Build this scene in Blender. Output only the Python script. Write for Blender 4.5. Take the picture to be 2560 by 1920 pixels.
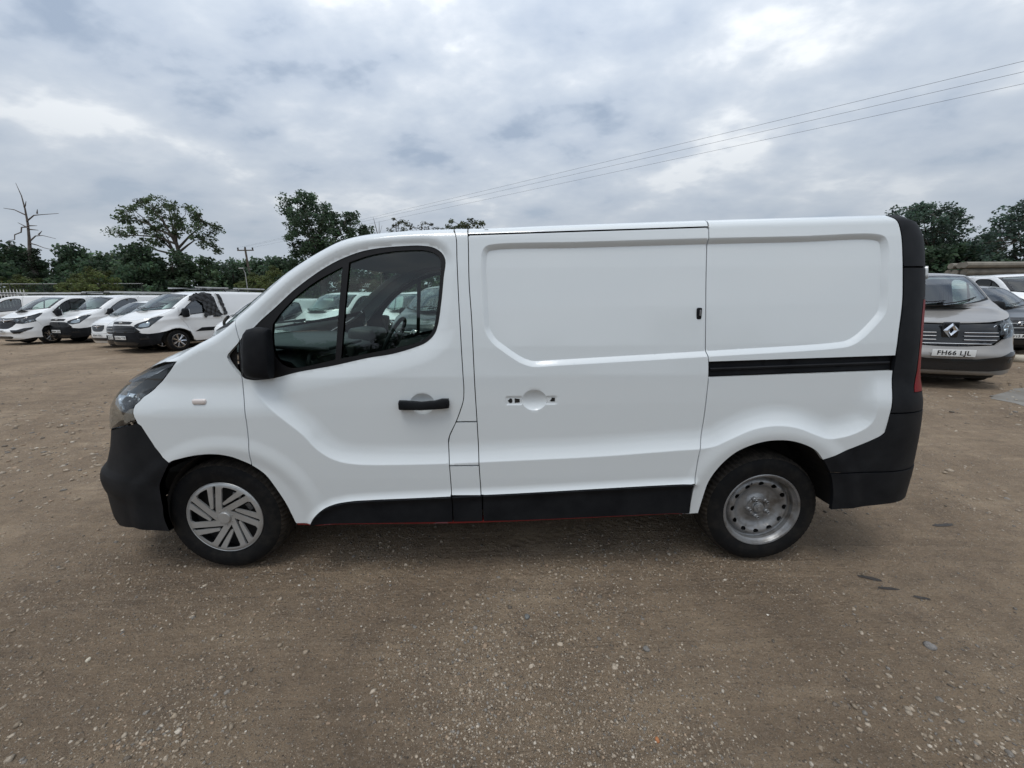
import bpy, bmesh, math, random
import numpy as np
from mathutils import Vector, Matrix, Quaternion
from mathutils.geometry import delaunay_2d_cdt

for o in list(bpy.data.objects): bpy.data.objects.remove(o)
SC = bpy.context.scene
COL = SC.collection

# ------------------------------------------------------------------ camera
cam_d = bpy.data.cameras.new('camera'); cam = bpy.data.objects.new('camera', cam_d); COL.objects.link(cam)
yaw, pitch, roll = -0.0088, -0.2079, -0.0088
fw = Vector((-math.sin(yaw)*math.cos(pitch), math.cos(yaw)*math.cos(pitch), math.sin(pitch)))
rt = Vector((math.cos(yaw), math.sin(yaw), 0)); up = rt.cross(fw)
r2 = rt*math.cos(roll)+up*math.sin(roll); u2 = -rt*math.sin(roll)+up*math.cos(roll)
cam.matrix_world = Matrix(((r2.x, u2.x, -fw.x, .087), (r2.y, u2.y, -fw.y, -2.9282), (r2.z, u2.z, -fw.z, 1.5266), (0, 0, 0, 1)))
cam_d.sensor_width = 36; cam_d.lens = 36*962/2560; cam_d.clip_start = .05; cam_d.clip_end = 2000
SC.camera = cam
SC.view_settings.view_transform = 'Standard'; SC.view_settings.look = 'None'
SC.view_settings.exposure = 0.0; SC.view_settings.gamma = 1; SC.view_settings.use_curve_mapping = False

# ------------------------------------------------------------------ sky
SUN_EL, SUN_AZ = math.radians(70), math.radians(205)      # azimuth measured from +Y towards +X
world = bpy.data.worlds.new('World'); SC.world = world; world.use_nodes = True
nt = world.node_tree; N = nt.nodes; L = nt.links; N.clear()
def nd(tree, t, **k):
    n = tree.nodes.new(t)
    for a, b in k.items():
        if a == 'inp':
            for i, v in b.items(): n.inputs[i].default_value = v
        else: setattr(n, a, b)
    return n
wo = nd(nt, 'ShaderNodeOutputWorld'); bg = nd(nt, 'ShaderNodeBackground', inp={'Strength': .1})
sky = nd(nt, 'ShaderNodeTexSky', sky_type='NISHITA', sun_disc=False, sun_elevation=SUN_EL, sun_rotation=SUN_AZ, air_density=1.0, dust_density=2.0, ozone_density=1.0)
tc = nd(nt, 'ShaderNodeTexCoord'); sep = nd(nt, 'ShaderNodeSeparateXYZ'); L.new(tc.outputs['Generated'], sep.inputs[0])
def wm(op, a, b=None, c=None, clamp=False):
    n = nd(nt, 'ShaderNodeMath', operation=op, use_clamp=clamp)
    for i, v in enumerate((a, b, c)):
        if v is None: continue
        if isinstance(v, (int, float)): n.inputs[i].default_value = v
        else: L.new(v, n.inputs[i])
    return n.outputs[0]
zc = wm('ADD', wm('MAXIMUM', sep.outputs[2], 0.0), .26)
cx = wm('DIVIDE', sep.outputs[0], zc); cy = wm('DIVIDE', sep.outputs[1], zc)
cb = nd(nt, 'ShaderNodeCombineXYZ'); L.new(cx, cb.inputs[0]); L.new(cy, cb.inputs[1])
def wnoise(scale, detail, rough, dist, off, sx=1.0, sy=1.0, rot=0.0):
    mp = nd(nt, 'ShaderNodeMapping'); mp.inputs['Location'].default_value = off; mp.inputs['Scale'].default_value = (sx, sy, 1); mp.inputs['Rotation'].default_value = (0, 0, rot)
    L.new(cb.outputs[0], mp.inputs[0])
    n = nd(nt, 'ShaderNodeTexNoise', inp={'Scale': scale, 'Detail': detail, 'Roughness': rough, 'Distortion': dist}); L.new(mp.outputs[0], n.inputs[0])
    return n.outputs[0]
def ramp(tree, fac, stops):
    r = nd(tree, 'ShaderNodeValToRGB'); cr = r.color_ramp
    while len(cr.elements) < len(stops): cr.elements.new(.5)
    for e, (p_, c_) in zip(cr.elements, stops): e.position = p_; e.color = (*c_, 1) if len(c_) == 3 else c_
    tree.links.new(fac, r.inputs[0]); return r.outputs[0]
n1 = wnoise(1.9, 5, .50, .15, (3.1, 1.7, .4), 1, 1.25, .5)
n2 = wnoise(5.2, 6, .52, .12, (7.1, 2.2, 1.3), 1, 1.3, .3)
n3 = wnoise(.9, 3, .5, .1, (1.7, 5.3, 2.1))
mpv_ = nd(nt, 'ShaderNodeMapping'); mpv_.inputs['Location'].default_value = (1.3, .4, 0); L.new(cb.outputs[0], mpv_.inputs[0])
nv_ = nd(nt, 'ShaderNodeTexNoise', inp={'Scale': 3.0, 'Detail': 3}); L.new(cb.outputs[0], nv_.inputs[0])
va_ = nd(nt, 'ShaderNodeVectorMath', operation='MULTIPLY_ADD'); va_.inputs[1].default_value = (.45, .45, 0); L.new(nv_.outputs['Color'], va_.inputs[0]); L.new(mpv_.outputs[0], va_.inputs[2])
vo_ = nd(nt, 'ShaderNodeTexVoronoi', feature='SMOOTH_F1', inp={'Scale': 3.1, 'Smoothness': .9}); L.new(va_.outputs[0], vo_.inputs[0])
puff = wm('MULTIPLY', wm('SUBTRACT', .42, vo_.outputs['Distance']), .22)
base = wm('ADD', puff, wm('ADD', wm('ADD', wm('MULTIPLY', n1, .52), wm('MULTIPLY', n2, .36)), wm('MULTIPLY', n3, .12)))
K = 10.0
def kc(r, g, b): return (r*K, g*K, b*K)
cl = ramp(nt, base, [(.35, (.36, .435, .545)), (.43, (.44, .505, .605)), (.50, (.515, .575, .66)), (.55, (.60, .65, .72)), (.61, (.83, .86, .89))])
# towards the horizon the deck flattens to an even lilac grey
hz = ramp(nt, sep.outputs[2], [(0.0, (0, 0, 0)), (.30, (.72, .72, .72)), (.55, (1, 1, 1))])
mixh = nd(nt, 'ShaderNodeMix', data_type='RGBA'); L.new(hz, mixh.inputs[0]); mixh.inputs[6].default_value = (.50, .56, .63, 1); L.new(cl, mixh.inputs[7])
# the deck is brighter towards the zenith
zb = nd(nt, 'ShaderNodeMapRange', inp={'From Min': .15, 'From Max': 1.0, 'To Min': 9.6, 'To Max': 19.0}); L.new(sep.outputs[2], zb.inputs[0])
sc = nd(nt, 'ShaderNodeVectorMath', operation='SCALE'); L.new(mixh.outputs[2], sc.inputs[0]); L.new(zb.outputs[0], sc.inputs['Scale'])
# small breaks of blue
hole = nd(nt, 'ShaderNodeMapRange', inp={'From Min': .35, 'From Max': .42, 'To Min': .34, 'To Max': 0.0}); L.new(base, hole.inputs[0])
mixs = nd(nt, 'ShaderNodeMix', data_type='RGBA'); L.new(wm('MULTIPLY', hole.outputs[0], hz), mixs.inputs[0]); L.new(sc.outputs[0], mixs.inputs[6]); L.new(sky.outputs[0], mixs.inputs[7])
L.new(mixs.outputs[2], bg.inputs[0]); L.new(bg.outputs[0], wo.inputs[0])

# ------------------------------------------------------------------ sun behind the clouds
sd = bpy.data.lights.new('sun', 'SUN'); sd.energy = 1.25; sd.angle = math.radians(24); sd.color = (1, .96, .9)
so = bpy.data.objects.new('sun', sd); COL.objects.link(so)
sdir = Vector((math.sin(SUN_AZ)*math.cos(SUN_EL), math.cos(SUN_AZ)*math.cos(SUN_EL), math.sin(SUN_EL)))
so.rotation_euler = sdir.to_track_quat('Z', 'Y').to_euler(); so.location = (0, 0, 30)

# ------------------------------------------------------------------ materials
def mat(name, col, rough=.5, metal=0.0, coat=0.0, spec=.5, noise=None, bump=None, emis=None, coatr=.05):
    m = bpy.data.materials.new(name); m.use_nodes = True; t = m.node_tree; b = t.nodes['Principled BSDF']
    b.inputs['Base Color'].default_value = (*col, 1); b.inputs['Roughness'].default_value = rough; b.inputs['Metallic'].default_value = metal
    b.inputs['Coat Weight'].default_value = coat; b.inputs['Coat Roughness'].default_value = coatr; b.inputs['Specular IOR Level'].default_value = spec
    tcn = nd(t, 'ShaderNodeTexCoord')
    if noise:                      # (scale, colour b, low, high)
        n = nd(t, 'ShaderNodeTexNoise', inp={'Scale': noise[0], 'Detail': 6, 'Roughness': .6}); t.links.new(tcn.outputs['Object'], n.inputs[0])
        t.links.new(ramp(t, n.outputs[0], [(noise[2], col), (noise[3], noise[1])]), b.inputs['Base Color'])
    if bump:                       # (scale, strength, distance)
        n = nd(t, 'ShaderNodeTexNoise', inp={'Scale': bump[0], 'Detail': 4, 'Roughness': .6}); t.links.new(tcn.outputs['Object'], n.inputs[0])
        bn = nd(t, 'ShaderNodeBump', inp={'Strength': bump[1], 'Distance': bump[2]}); t.links.new(n.outputs[0], bn.inputs['Height']); t.links.new(bn.outputs[0], b.inputs['Normal'])
    return m
def glassmat(name, tint, refl=1.0):
    m = bpy.data.materials.new(name); m.use_nodes = True; t = m.node_tree; t.nodes.clear()
    o = nd(t, 'ShaderNodeOutputMaterial'); tr = nd(t, 'ShaderNodeBsdfTransparent'); tr.inputs[0].default_value = (*tint, 1)
    gl = nd(t, 'ShaderNodeBsdfGlossy', inp={'Roughness': .015}); gl.inputs[0].default_value = (.95, .97, 1, 1)
    lw = nd(t, 'ShaderNodeLayerWeight', inp={'Blend': .5}); pw = nd(t, 'ShaderNodeMath', operation='POWER', inp={1: 4.2}); t.links.new(lw.outputs['Facing'], pw.inputs[0]); fr = nd(t, 'ShaderNodeMath', operation='MULTIPLY_ADD', inp={1: .9, 2: .07}); t.links.new(pw.outputs[0], fr.inputs[0]); mu = nd(t, 'ShaderNodeMath', operation='MULTIPLY', use_clamp=True); mu.inputs[1].default_value = refl
    t.links.new(fr.outputs[0], mu.inputs[0]); mx = nd(t, 'ShaderNodeMixShader')
    t.links.new(mu.outputs[0], mx.inputs[0]); t.links.new(tr.outputs[0], mx.inputs[1]); t.links.new(gl.outputs[0], mx.inputs[2]); t.links.new(mx.outputs[0], o.inputs[0])
    return m
def paint(name, col, dirt=(.55, .54, .50), coat=.95):
    m = bpy.data.materials.new(name); m.use_nodes = True; t = m.node_tree; b = t.nodes['Principled BSDF']
    b.inputs['Roughness'].default_value = .34; b.inputs['Coat Weight'].default_value = coat; b.inputs['Coat Roughness'].default_value = .05
    tcn = nd(t, 'ShaderNodeTexCoord')
    n = nd(t, 'ShaderNodeTexNoise', inp={'Scale': 2.2, 'Detail': 8, 'Roughness': .65}); t.links.new(tcn.outputs['Object'], n.inputs[0])
    s = nd(t, 'ShaderNodeSeparateXYZ'); t.links.new(tcn.outputs['Object'], s.inputs[0])
    # road film gathers on the lower panels
    mr = nd(t, 'ShaderNodeMapRange', inp={'From Min': .3, 'From Max': 1.0, 'To Min': .26, 'To Max': .05}); t.links.new(s.outputs[2], mr.inputs[0])
    mu = nd(t, 'ShaderNodeMath', operation='MULTIPLY'); t.links.new(n.outputs[0], mu.inputs[0]); t.links.new(mr.outputs[0], mu.inputs[1])
    mx = nd(t, 'ShaderNodeMix', data_type='RGBA'); t.links.new(mu.outputs[0], mx.inputs[0]); mx.inputs[6].default_value = (*col, 1); mx.inputs[7].default_value = (*dirt, 1)
    t.links.new(mx.outputs[2], b.inputs['Base Color'])
    n2_ = nd(t, 'ShaderNodeTexNoise', inp={'Scale': 260, 'Detail': 2}); t.links.new(tcn.outputs['Object'], n2_.inputs[0])
    bn = nd(t, 'ShaderNodeBump', inp={'Strength': .05, 'Distance': .002}); t.links.new(n2_.outputs[0], bn.inputs['Height'])
    t.links.new(bn.outputs[0], b.inputs['Normal']); t.links.new(bn.outputs[0], b.inputs['Coat Normal'])
    return m
M = dict(
    white=paint('white_paint', (.655, .70, .72)),
    white2=paint('white_paint_weathered', (.78, .79, .79)),
    beige=paint('taupe_metallic_paint', (.212, .204, .195), (.26, .235, .2)),
    darkpaint=paint('dark_grey_paint', (.035, .04, .048), (.12, .11, .1)),
    blackpaint=paint('black_paint', (.012, .013, .015), (.08, .07, .06)),
    trim=mat('black_textured_plastic', (.005, .006, .008), .6, noise=(7, (.015, .0165, .019), .35, .8), bump=(420, .25, .001), spec=.16),
    seal=mat('black_rubber_seal', (.005, .005, .006), .5, spec=.3),
    gloss=mat('gloss_black_plastic', (.012, .013, .015), .12),
    tyre=mat('tyre_rubber', (.006, .0065, .0075), .7, noise=(14, (.024, .022, .019), .45, .8), bump=(120, .3, .002), spec=.2),
    tread=mat('dusty_tread_rubber', (.030, .027, .024), .85, noise=(30, (.075, .064, .052), .4, .75), spec=.2),
    alloy=mat('silver_painted_plastic', (.46, .47, .47), .34, .5, noise=(6, (.38, .38, .37), .4, .7)),
    steel=mat('silver_painted_steel', (.25, .255, .26), .36, .45, noise=(13, (.13, .12, .11), .46, .66), bump=(60, .3, .003)),
    steelb=mat('black_steel', (.012, .012, .013), .6),
    chrome=mat('chrome', (.75, .76, .78), .12, 1.0),
    glass=glassmat('side_window_glass', (.76, .87, .82), .65),
    wglass=glassmat('windscreen_glass', (.78, .90, .85), 1.0),
    dglass=glassmat('tinted_window_glass', (.16, .18, .18), 2.0),
    lens=glassmat('lamp_lens', (.72, .76, .78), .8),
    lampin=mat('lamp_reflector', (.66, .68, .70), .14, .95),
    dash=mat('grey_dashboard_plastic', (.020, .026, .028), .65, bump=(300, .2, .001)),
    dash2=mat('dark_dashboard_plastic', (.014, .016, .017), .55),
    lining=mat('light_grey_headlining', (.20, .215, .225), .9),
    lining2=mat('grey_pillar_lining', (.11, .12, .12), .8),
    seat=mat('dark_seat_fabric', (.02, .022, .026), .95, bump=(200, .4, .002)),
    red=mat('dark_red_sill_paint', (.24, .008, .010), .35, coat=.3),
    redlens=mat('red_tail_lens', (.17, .003, .006), .38, spec=.12),
    orange=mat('clear_amber_lens', (.66, .60, .57), .2, coat=.8),
    under=mat('dirty_underbody', (.012, .011, .010), .9),
    plate=mat('white_number_plate', (.74, .75, .74), .35),
    plateink=mat('black_plate_lettering', (.01, .01, .01), .5),
    screen=mat('pale_radio_screen', (.30, .34, .34), .25),
    green=mat('green_sticker', (.01, .13, .08), .5),
    whiteprint=mat('white_print', (.8, .8, .8), .5),
    galv=mat('galvanised_steel', (.45, .46, .46), .5, .4, noise=(5, (.30, .30, .28), .4, .7)),
    wood=mat('weathered_pole_wood', (.11, .085, .065), .9, noise=(4, (.16, .14, .12), .35, .7), bump=(30, .4, .01)),
    wire=mat('dark_cable', (.02, .02, .02), .6),
    porc=mat('dark_brown_porcelain', (.02, .014, .012), .25),
    bagmat=mat('torn_black_plastic', (.010, .011, .012), .45, bump=(25, .5, .01)),
)

# ------------------------------------------------------------------ object helpers
def link(o, parent=None):
    COL.objects.link(o)
    if parent is not None: o.parent = parent
    return o
def tag(o, label=None, cat=None, group=None, kind=None):
    if label: o['label'] = label
    if cat: o['category'] = cat
    if group: o['group'] = group
    if kind: o['kind'] = kind
    return o
def empty(name, loc=(0, 0, 0), rz=0.0, parent=None):
    o = bpy.data.objects.new(name, None); link(o, parent); o.location = loc; o.rotation_euler = (0, 0, rz); o.empty_display_size = .2
    return o
def mesh(name, V, F, m, parent=None, smooth=True, mi=None):
    me = bpy.data.meshes.new(name); me.from_pydata([tuple(map(float, v)) for v in V], [], [tuple(map(int, f)) for f in F])
    if smooth: me.polygons.foreach_set('use_smooth', [True]*len(me.polygons))
    ms = m if isinstance(m, (list, tuple)) else [m]
    for q in ms: me.materials.append(q)
    if mi is not None: me.polygons.foreach_set('material_index', mi)
    me.update()
    return link(bpy.data.objects.new(name, me), parent)
def autosharp(o, deg=35):
    me = o.data; bm = bmesh.new(); bm.from_mesh(me); a = math.radians(deg)
    for e in bm.edges:
        if len(e.link_faces) == 2 and e.calc_face_angle(0) > a: e.smooth = False
    bm.to_mesh(me); bm.free(); return o
class MB:                                    # collects simple solids into one mesh
    def __init__(s): s.V = []; s.F = []; s.I = []
    def add(s, V, F, i=0):
        b = len(s.V); s.V += [tuple(v) for v in V]; s.F += [tuple(b+k for k in f) for f in F]; s.I += [i]*len(F)
    def box(s, c, d, rot=None, i=0, taper=1.0, bev=0.0):
        x, y, z = (q/2 for q in d)
        if bev > 0:
            bm = bmesh.new(); bmesh.ops.create_cube(bm, size=1)
            for v in bm.verts:
                k = taper if v.co.z > 0 else 1
                v.co = Vector((v.co.x*d[0]*k, v.co.y*d[1]*k, v.co.z*d[2]))
            bmesh.ops.bevel(bm, geom=list(bm.edges)+list(bm.verts), offset=bev, segments=3, profile=.5, affect='EDGES')
            bm.verts.index_update(); V = [v.co.copy() for v in bm.verts]; F = [[v.index for v in f.verts] for f in bm.faces]; bm.free()
        else:
            V = [Vector((a*x*(taper if c_ > 0 else 1), b*y*(taper if c_ > 0 else 1), c_*z)) for a in (-1, 1) for b in (-1, 1) for c_ in (-1, 1)]
            F = [(0, 1, 3, 2), (4, 6, 7, 5), (0, 4, 5, 1), (2, 3, 7, 6), (0, 2, 6, 4), (1, 5, 7, 3)]
        if rot is not None: V = [rot @ v for v in V]
        s.add([v+Vector(c) for v in V], F, i)
    def tube(s, pts, rad, n=8, i=0, cap=True):
        pts = [Vector(p) for p in pts]; rr = rad if isinstance(rad, (list, tuple)) else [rad]*len(pts)
        V = []; F = []; pu = None
        for k, p in enumerate(pts):
            t = (pts[min(k+1, len(pts)-1)]-pts[max(k-1, 0)]).normalized()
            if pu is None: pu = t.orthogonal().normalized()
            else:
                pu = (pu-t*pu.dot(t)); pu = pu.normalized() if pu.length > 1e-6 else t.orthogonal().normalized()
            w = t.cross(pu)
            for j in range(n):
                a = 2*math.pi*j/n; V.append(p+(pu*math.cos(a)+w*math.sin(a))*rr[k])
        for k in range(len(pts)-1):
            for j in range(n): F.append((k*n+j, k*n+(j+1) % n, (k+1)*n+(j+1) % n, (k+1)*n+j))
        if cap: F.append(tuple(range(n-1, -1, -1))); F.append(tuple((len(pts)-1)*n+j for j in range(n)))
        s.add(V, F, i)
    def lathe(s, prof, n=48, i=0, c=(0, 0, 0)):       # profile (r, y): axis = local y
        V = []; F = []; m_ = len(prof)
        for j in range(n):
            a = 2*math.pi*j/n
            for (r, y) in prof: V.append((c[0]+r*math.cos(a), c[1]+y, c[2]+r*math.sin(a)))
        for j in range(n):
            for k in range(m_-1): F.append((j*m_+k, j*m_+k+1, ((j+1) % n)*m_+k+1, ((j+1) % n)*m_+k))
        s.add(V, F, i)
    def build(s, name, m, parent=None, smooth=True, sharp=35):
        o = mesh(name, s.V, s.F, m, parent, smooth, s.I if isinstance(m, (list, tuple)) else None)
        return autosharp(o, sharp) if smooth else o
def copy_tree(o, parent=None):
    c = o.copy(); COL.objects.link(c); c.parent = parent
    for ch in [q for q in bpy.data.objects if q.parent == o]: copy_tree(ch, c)
    return c


# ------------------------------------------------------------------ body surfaces
# ---- lateral surface of a van body: near side half width as a function of (u,z), wrapped round nose and tail
def smooth(t):
    t=np.clip(t,0,1); return t*t*(3-2*t)
def superarc(n,asp,N=600):
    ph=np.linspace(0,math.pi/2,N)
    a=np.sin(ph)**(2/n); b=np.cos(ph)**(2/n)
    s=np.concatenate([[0],np.cumsum(np.hypot(np.diff(a)*asp,np.diff(b)))]); s/=s[-1]
    return s,a,b
class Surf:
    def __init__(s,W,xf,xr,xsf,xsr,nf=2.5,nr=3.5,lf=1.6,lr=1.15):
        s.Wt,s.xft,s.xrt=W,xf,xr
        s.xsf,s.xsr,s.lf,s.lr=xsf,xsr,lf,lr
        s.fa=superarc(nf,1.0); s.ra=superarc(nr,.3)
    def W(s,z): return np.interp(z,*s.Wt)
    def P(s,u,z):
        u=np.asarray(u,float); z=np.asarray(z,float)
        w=s.W(z); x=u.copy()
        tf=np.clip((s.xsf-u)/s.lf,0,1); a=np.interp(tf,s.fa[0],s.fa[1]); b=np.interp(tf,s.fa[0],s.fa[2])
        xf=np.interp(z,*s.xft)
        m=u<s.xsf
        x=np.where(m,s.xsf-(s.xsf-xf)*a,x); wf=np.where(m,w*b,w)
        tr=np.clip((u-s.xsr)/s.lr,0,1); a=np.interp(tr,s.ra[0],s.ra[1]); b=np.interp(tr,s.ra[0],s.ra[2])
        xr=np.interp(z,*s.xrt); m=u>s.xsr
        x=np.where(m,s.xsr+(xr-s.xsr)*a,x); wf=np.where(m,w*b,wf)
        return np.stack([x,-wf,z],-1)
def seg_dist(pts,poly,closed=False):
    """unsigned distance of pts (N,2) to polyline"""
    pts=np.asarray(pts,float); poly=np.asarray(poly,float)
    A=poly if closed else poly[:-1]; B=np.roll(poly,-1,0) if closed else poly[1:]
    best=np.full(len(pts),1e9)
    for a,b in zip(A,B):
        ab=b-a; L=(ab**2).sum()
        if L<1e-14: continue
        t=np.clip(((pts-a)@ab)/L,0,1)
        best=np.minimum(best,np.hypot(*(pts-a-t[:,None]*ab).T))
    return best
def inside(pts,poly):
    pts=np.asarray(pts,float); poly=np.asarray(poly,float)
    x,y=pts[:,0],pts[:,1]; r=np.zeros(len(pts),bool); q=np.roll(poly,-1,0)
    for (x1,y1),(x2,y2) in zip(poly,q):
        if y1==y2: continue
        r^=((y1>y)!=(y2>y))&(x<(x2-x1)*(y-y1)/(y2-y1)+x1)
    return r
def catmull(pts,step,closed=False):
    P=[np.array(q,float) for q in pts]; n=len(P); out=[]
    rng=range(n if closed else n-1)
    for i in rng:
        p1=P[i]; p2=P[(i+1)%n]
        p0=P[i-1] if (i>0 or closed) else 2*p1-p2
        p3=P[(i+2)%n] if (i+2<n or closed) else 2*p2-p1
        d=max(np.linalg.norm(p2-p1),1e-9); k=max(1,int(math.ceil(d/step)))
        # centripetal
        t0=0; t1=t0+max(np.linalg.norm(p1-p0),1e-6)**.5; t2=t1+d**.5; t3=t2+max(np.linalg.norm(p3-p2),1e-6)**.5
        for j in range(k):
            t=t1+(t2-t1)*j/k
            A1=(t1-t)/(t1-t0)*p0+(t-t0)/(t1-t0)*p1; A2=(t2-t)/(t2-t1)*p1+(t-t1)/(t2-t1)*p2; A3=(t3-t)/(t3-t2)*p2+(t-t2)/(t3-t2)*p3
            B1=(t2-t)/(t2-t0)*A1+(t-t0)/(t2-t0)*A2; B2=(t3-t)/(t3-t1)*A2+(t-t1)/(t3-t1)*A3
            out.append((t2-t)/(t2-t1)*B1+(t-t1)/(t2-t1)*B2)
    if not closed: out.append(P[-1])
    return np.array(out)

# ------------------------------------------------------------------ panel mesher
def resample(P, step, closed=True):
    P = [np.array(q, float) for q in P]; out = []
    n = len(P)
    for i in range(n if closed else n-1):
        a, b = P[i], P[(i+1) % n]; d = np.linalg.norm(b-a); k = max(1, int(round(d/step)))
        for j in range(k): out.append(a+(b-a)*j/k)
    if not closed: out.append(P[-1])
    return np.array(out)
def dedupe(P, eps=1e-4):
    out = [P[0]]
    for q in P[1:]:
        if np.linalg.norm(q-out[-1]) > eps: out.append(q)
    if np.linalg.norm(out[0]-out[-1]) < eps: out.pop()
    return np.array(out)
def inset(P, g):
    """shrink a closed outline by g (miter limited)"""
    P = np.asarray(P, float); A = .5*np.sum(P[:, 0]*np.roll(P[:, 1], -1)-np.roll(P[:, 0], -1)*P[:, 1])
    s = 1 if A > 0 else -1
    e = np.roll(P, -1, 0)-P; e /= np.maximum(np.linalg.norm(e, axis=1, keepdims=True), 1e-9)
    n = np.stack([-e[:, 1], e[:, 0]], -1)*s
    m = n+np.roll(n, 1, 0); l2 = np.maximum((m**2).sum(1, keepdims=True), .5)
    return P+g*2*m/l2
def triangulate(outer, holes, pts):
    loops = [outer]+list(holes); V = []; E = []
    for lp in loops:
        b = len(V); V += [tuple(q) for q in lp]; n = len(lp); E += [(b+i, b+(i+1) % n) for i in range(n)]
    V += [tuple(q) for q in pts]
    r = delaunay_2d_cdt([Vector(v) for v in V], E, [], 0, 1e-6)
    v = np.array([(q.x, q.y) for q in r[0]]); f = np.array([t for t in r[2] if len(t) == 3], int)
    c = v[f].mean(1); k = inside(c, outer)
    for h in holes: k &= ~inside(c, h)
    return v, f[k]
class Body:
    """a van body: lateral surface + displacement field; all outlines are in (u,z)"""
    def __init__(s, surf, edge, bump=None, feats=(), yr=.05, rfade=(-1.9, -1.7)):
        s.S = surf; s.uc = surf.xsf-surf.lf; s.edge = edge; s.bump = bump; s.feats = feats; s.yr = yr; s.rf = rfade
    def ez(s, u): return float(np.interp(u, s.edge[:, 0], s.edge[:, 1]))
    def pos(s, uv, off=0.0, raw=False):
        uv = np.asarray(uv, float).reshape(-1, 2); u, z = uv[:, 0], uv[:, 1]
        q = s.S.P(u, z); e = 1e-3; t = s.S.P(u+e, z)-s.S.P(u-e, z)
        n = np.stack([t[:, 1], -t[:, 0], 0*t[:, 0]], -1); n /= np.maximum(np.linalg.norm(n, axis=1, keepdims=True), 1e-9)
        d = np.zeros(len(u))
        if not raw:
            if s.bump is not None: d += s.bump(u, z)
            r = .004+(s.yr-.004)*smooth((u-s.rf[0])/(s.rf[1]-s.rf[0])); dd = seg_dist(uv, s.edge)
            tt = np.clip(r-dd, 0, None); d -= r-np.sqrt(np.maximum(r*r-tt*tt, 0))
        return q+n*(d+off)[:, None], n
    def front(s, w, z):          # a point of the nose given by lateral distance w from the centre line
        b = np.interp(w/s.S.W(z), s.S.fa[2][::-1], s.S.fa[0][::-1]); return (s.S.xsf-float(b)*s.S.lf, z)
    def rear(s, w, z):
        b = np.interp(w/s.S.W(z), s.S.ra[2][::-1], s.S.ra[0][::-1]); return (s.S.xsr+float(b)*s.S.lr, z)
    def panel(s, name, outer, m, parent, holes=(), step=.05, off=0.0, rim=.02, gap=.0025, full=False, mirror=True, extra=None, estep=None, raw=False):
        estep = estep or max(step*.8, .008)
        o = dedupe(resample(dedupe(np.array(outer, float)), estep)); cl_ = o[:, 0] <= s.uc+.012; o = inset(o, gap) if gap else o
        if full: o[cl_, 0] = s.uc
        hs = []
        for h in holes:
            h = dedupe(resample(dedupe(np.array(h, float)), estep)); hs.append(inset(h, -gap) if gap else h)
        x0, z0 = o.min(0); x1, z1 = o.max(0)
        gx, gz = np.meshgrid(np.arange(x0+step/2, x1, step), np.arange(z0+step/2, z1, step*.9)); gx[::2] += step/2
        g = np.stack([gx.ravel(), gz.ravel()], -1)
        if extra is not None and len(extra):
            cell = set(map(tuple, np.round(extra/(step*.6)).astype(int)))
            g = g[[tuple(q) not in cell for q in np.round(g/(step*.6)).astype(int)]]; g = np.vstack([g, extra])
        k = inside(g, o)
        for h in hs: k &= ~inside(g, h)
        g = g[k]
        if len(g):
            k = seg_dist(g, o, True) > estep*.45
            for h in hs: k &= seg_dist(g, h, True) > estep*.45
            g = g[k]
        v, f = triangulate(o, hs, g)
        P, n = s.pos(v, off, raw)
        e1 = P[f[:, 1]]-P[f[:, 0]]; e2 = P[f[:, 2]]-P[f[:, 0]]; nn = np.cross(e1, e2); flip = (nn*n[f[:, 0]]).sum(1) < 0
        f = np.where(flip[:, None], f[:, ::-1], f)
        V = [P]; F = [tuple(t) for t in f]; b = len(P); RN = []
        if rim:
            for lp in [o]+hs:
                A, n_ = s.pos(lp, off, raw); B = A-n_*rim; V += [A, B]; m_ = len(lp); tg = np.roll(A, -1, 0)-np.roll(A, 1, 0); en = np.cross(tg, n_); en /= np.maximum(np.linalg.norm(en, axis=1, keepdims=True), 1e-9)
                ctr = A.mean(0); 
                if lp is o and ((A-ctr)*en).sum() < 0: en = -en
                if lp is not o and ((A-ctr)*en).sum() > 0: en = -en
                RN += [en, en]
                F += [(b+i, b+(i+1) % m_, b+m_+(i+1) % m_, b+m_+i) for i in range(m_)]; b += 2*m_
        V = np.vstack(V)
        if full:
            W = V.copy(); W[:, 1] *= -1; F += [tuple(k_+len(V) for k_ in f_[::-1]) for f_ in F]; V = np.vstack([V, W])
        ob = mesh(name, V, F, m, parent)
        if step < .04 and not raw:           # exact surface normals, so that pressings read crisply
            e = .0015; du = s.pos(v+[e, 0], off)[0]-s.pos(v-[e, 0], off)[0]; dz = s.pos(v+[0, e], off)[0]-s.pos(v-[0, e], off)[0]; nn = np.cross(du, dz); nn /= np.maximum(np.linalg.norm(nn, axis=1, keepdims=True), 1e-12)
            nn *= np.sign((nn*n).sum(1, keepdims=True)+1e-12); nn = np.vstack([nn]+RN)
            if full: nn = np.vstack([nn, nn*[1, -1, 1]])
            ob.data.normals_split_custom_set_from_vertices([tuple(q) for q in nn])
        if mirror and not full:
            c = ob.copy(); COL.objects.link(c); c.parent = parent; c.scale = (1, -1, 1)
            return ob, c
        return ob
    def chord_surface(s, us, centre, nq=24, q0=-1.0, q1=1.0, off=0.0):
        """surface spanned between the near and the far edge curve; centre(u,x_e,z_e) -> (xc,zc)"""
        V = []; F = []; qs = np.linspace(q0, q1, nq)
        E_, _ = s.pos([(u, s.ez(u)) for u in us])
        for (xe, ye, ze), u in zip(E_, us):
            xc, zc = centre(u, xe, ze)
            p_ = float(np.interp(u, [-1.75, -1.4], [5.0, 2.0]))
            for q in qs:
                k = 1-q*q; V.append((xe+(xc-xe)*k, abs(ye)*q, ze+(zc-ze)*(1-abs(q)**p_)+off))
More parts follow.
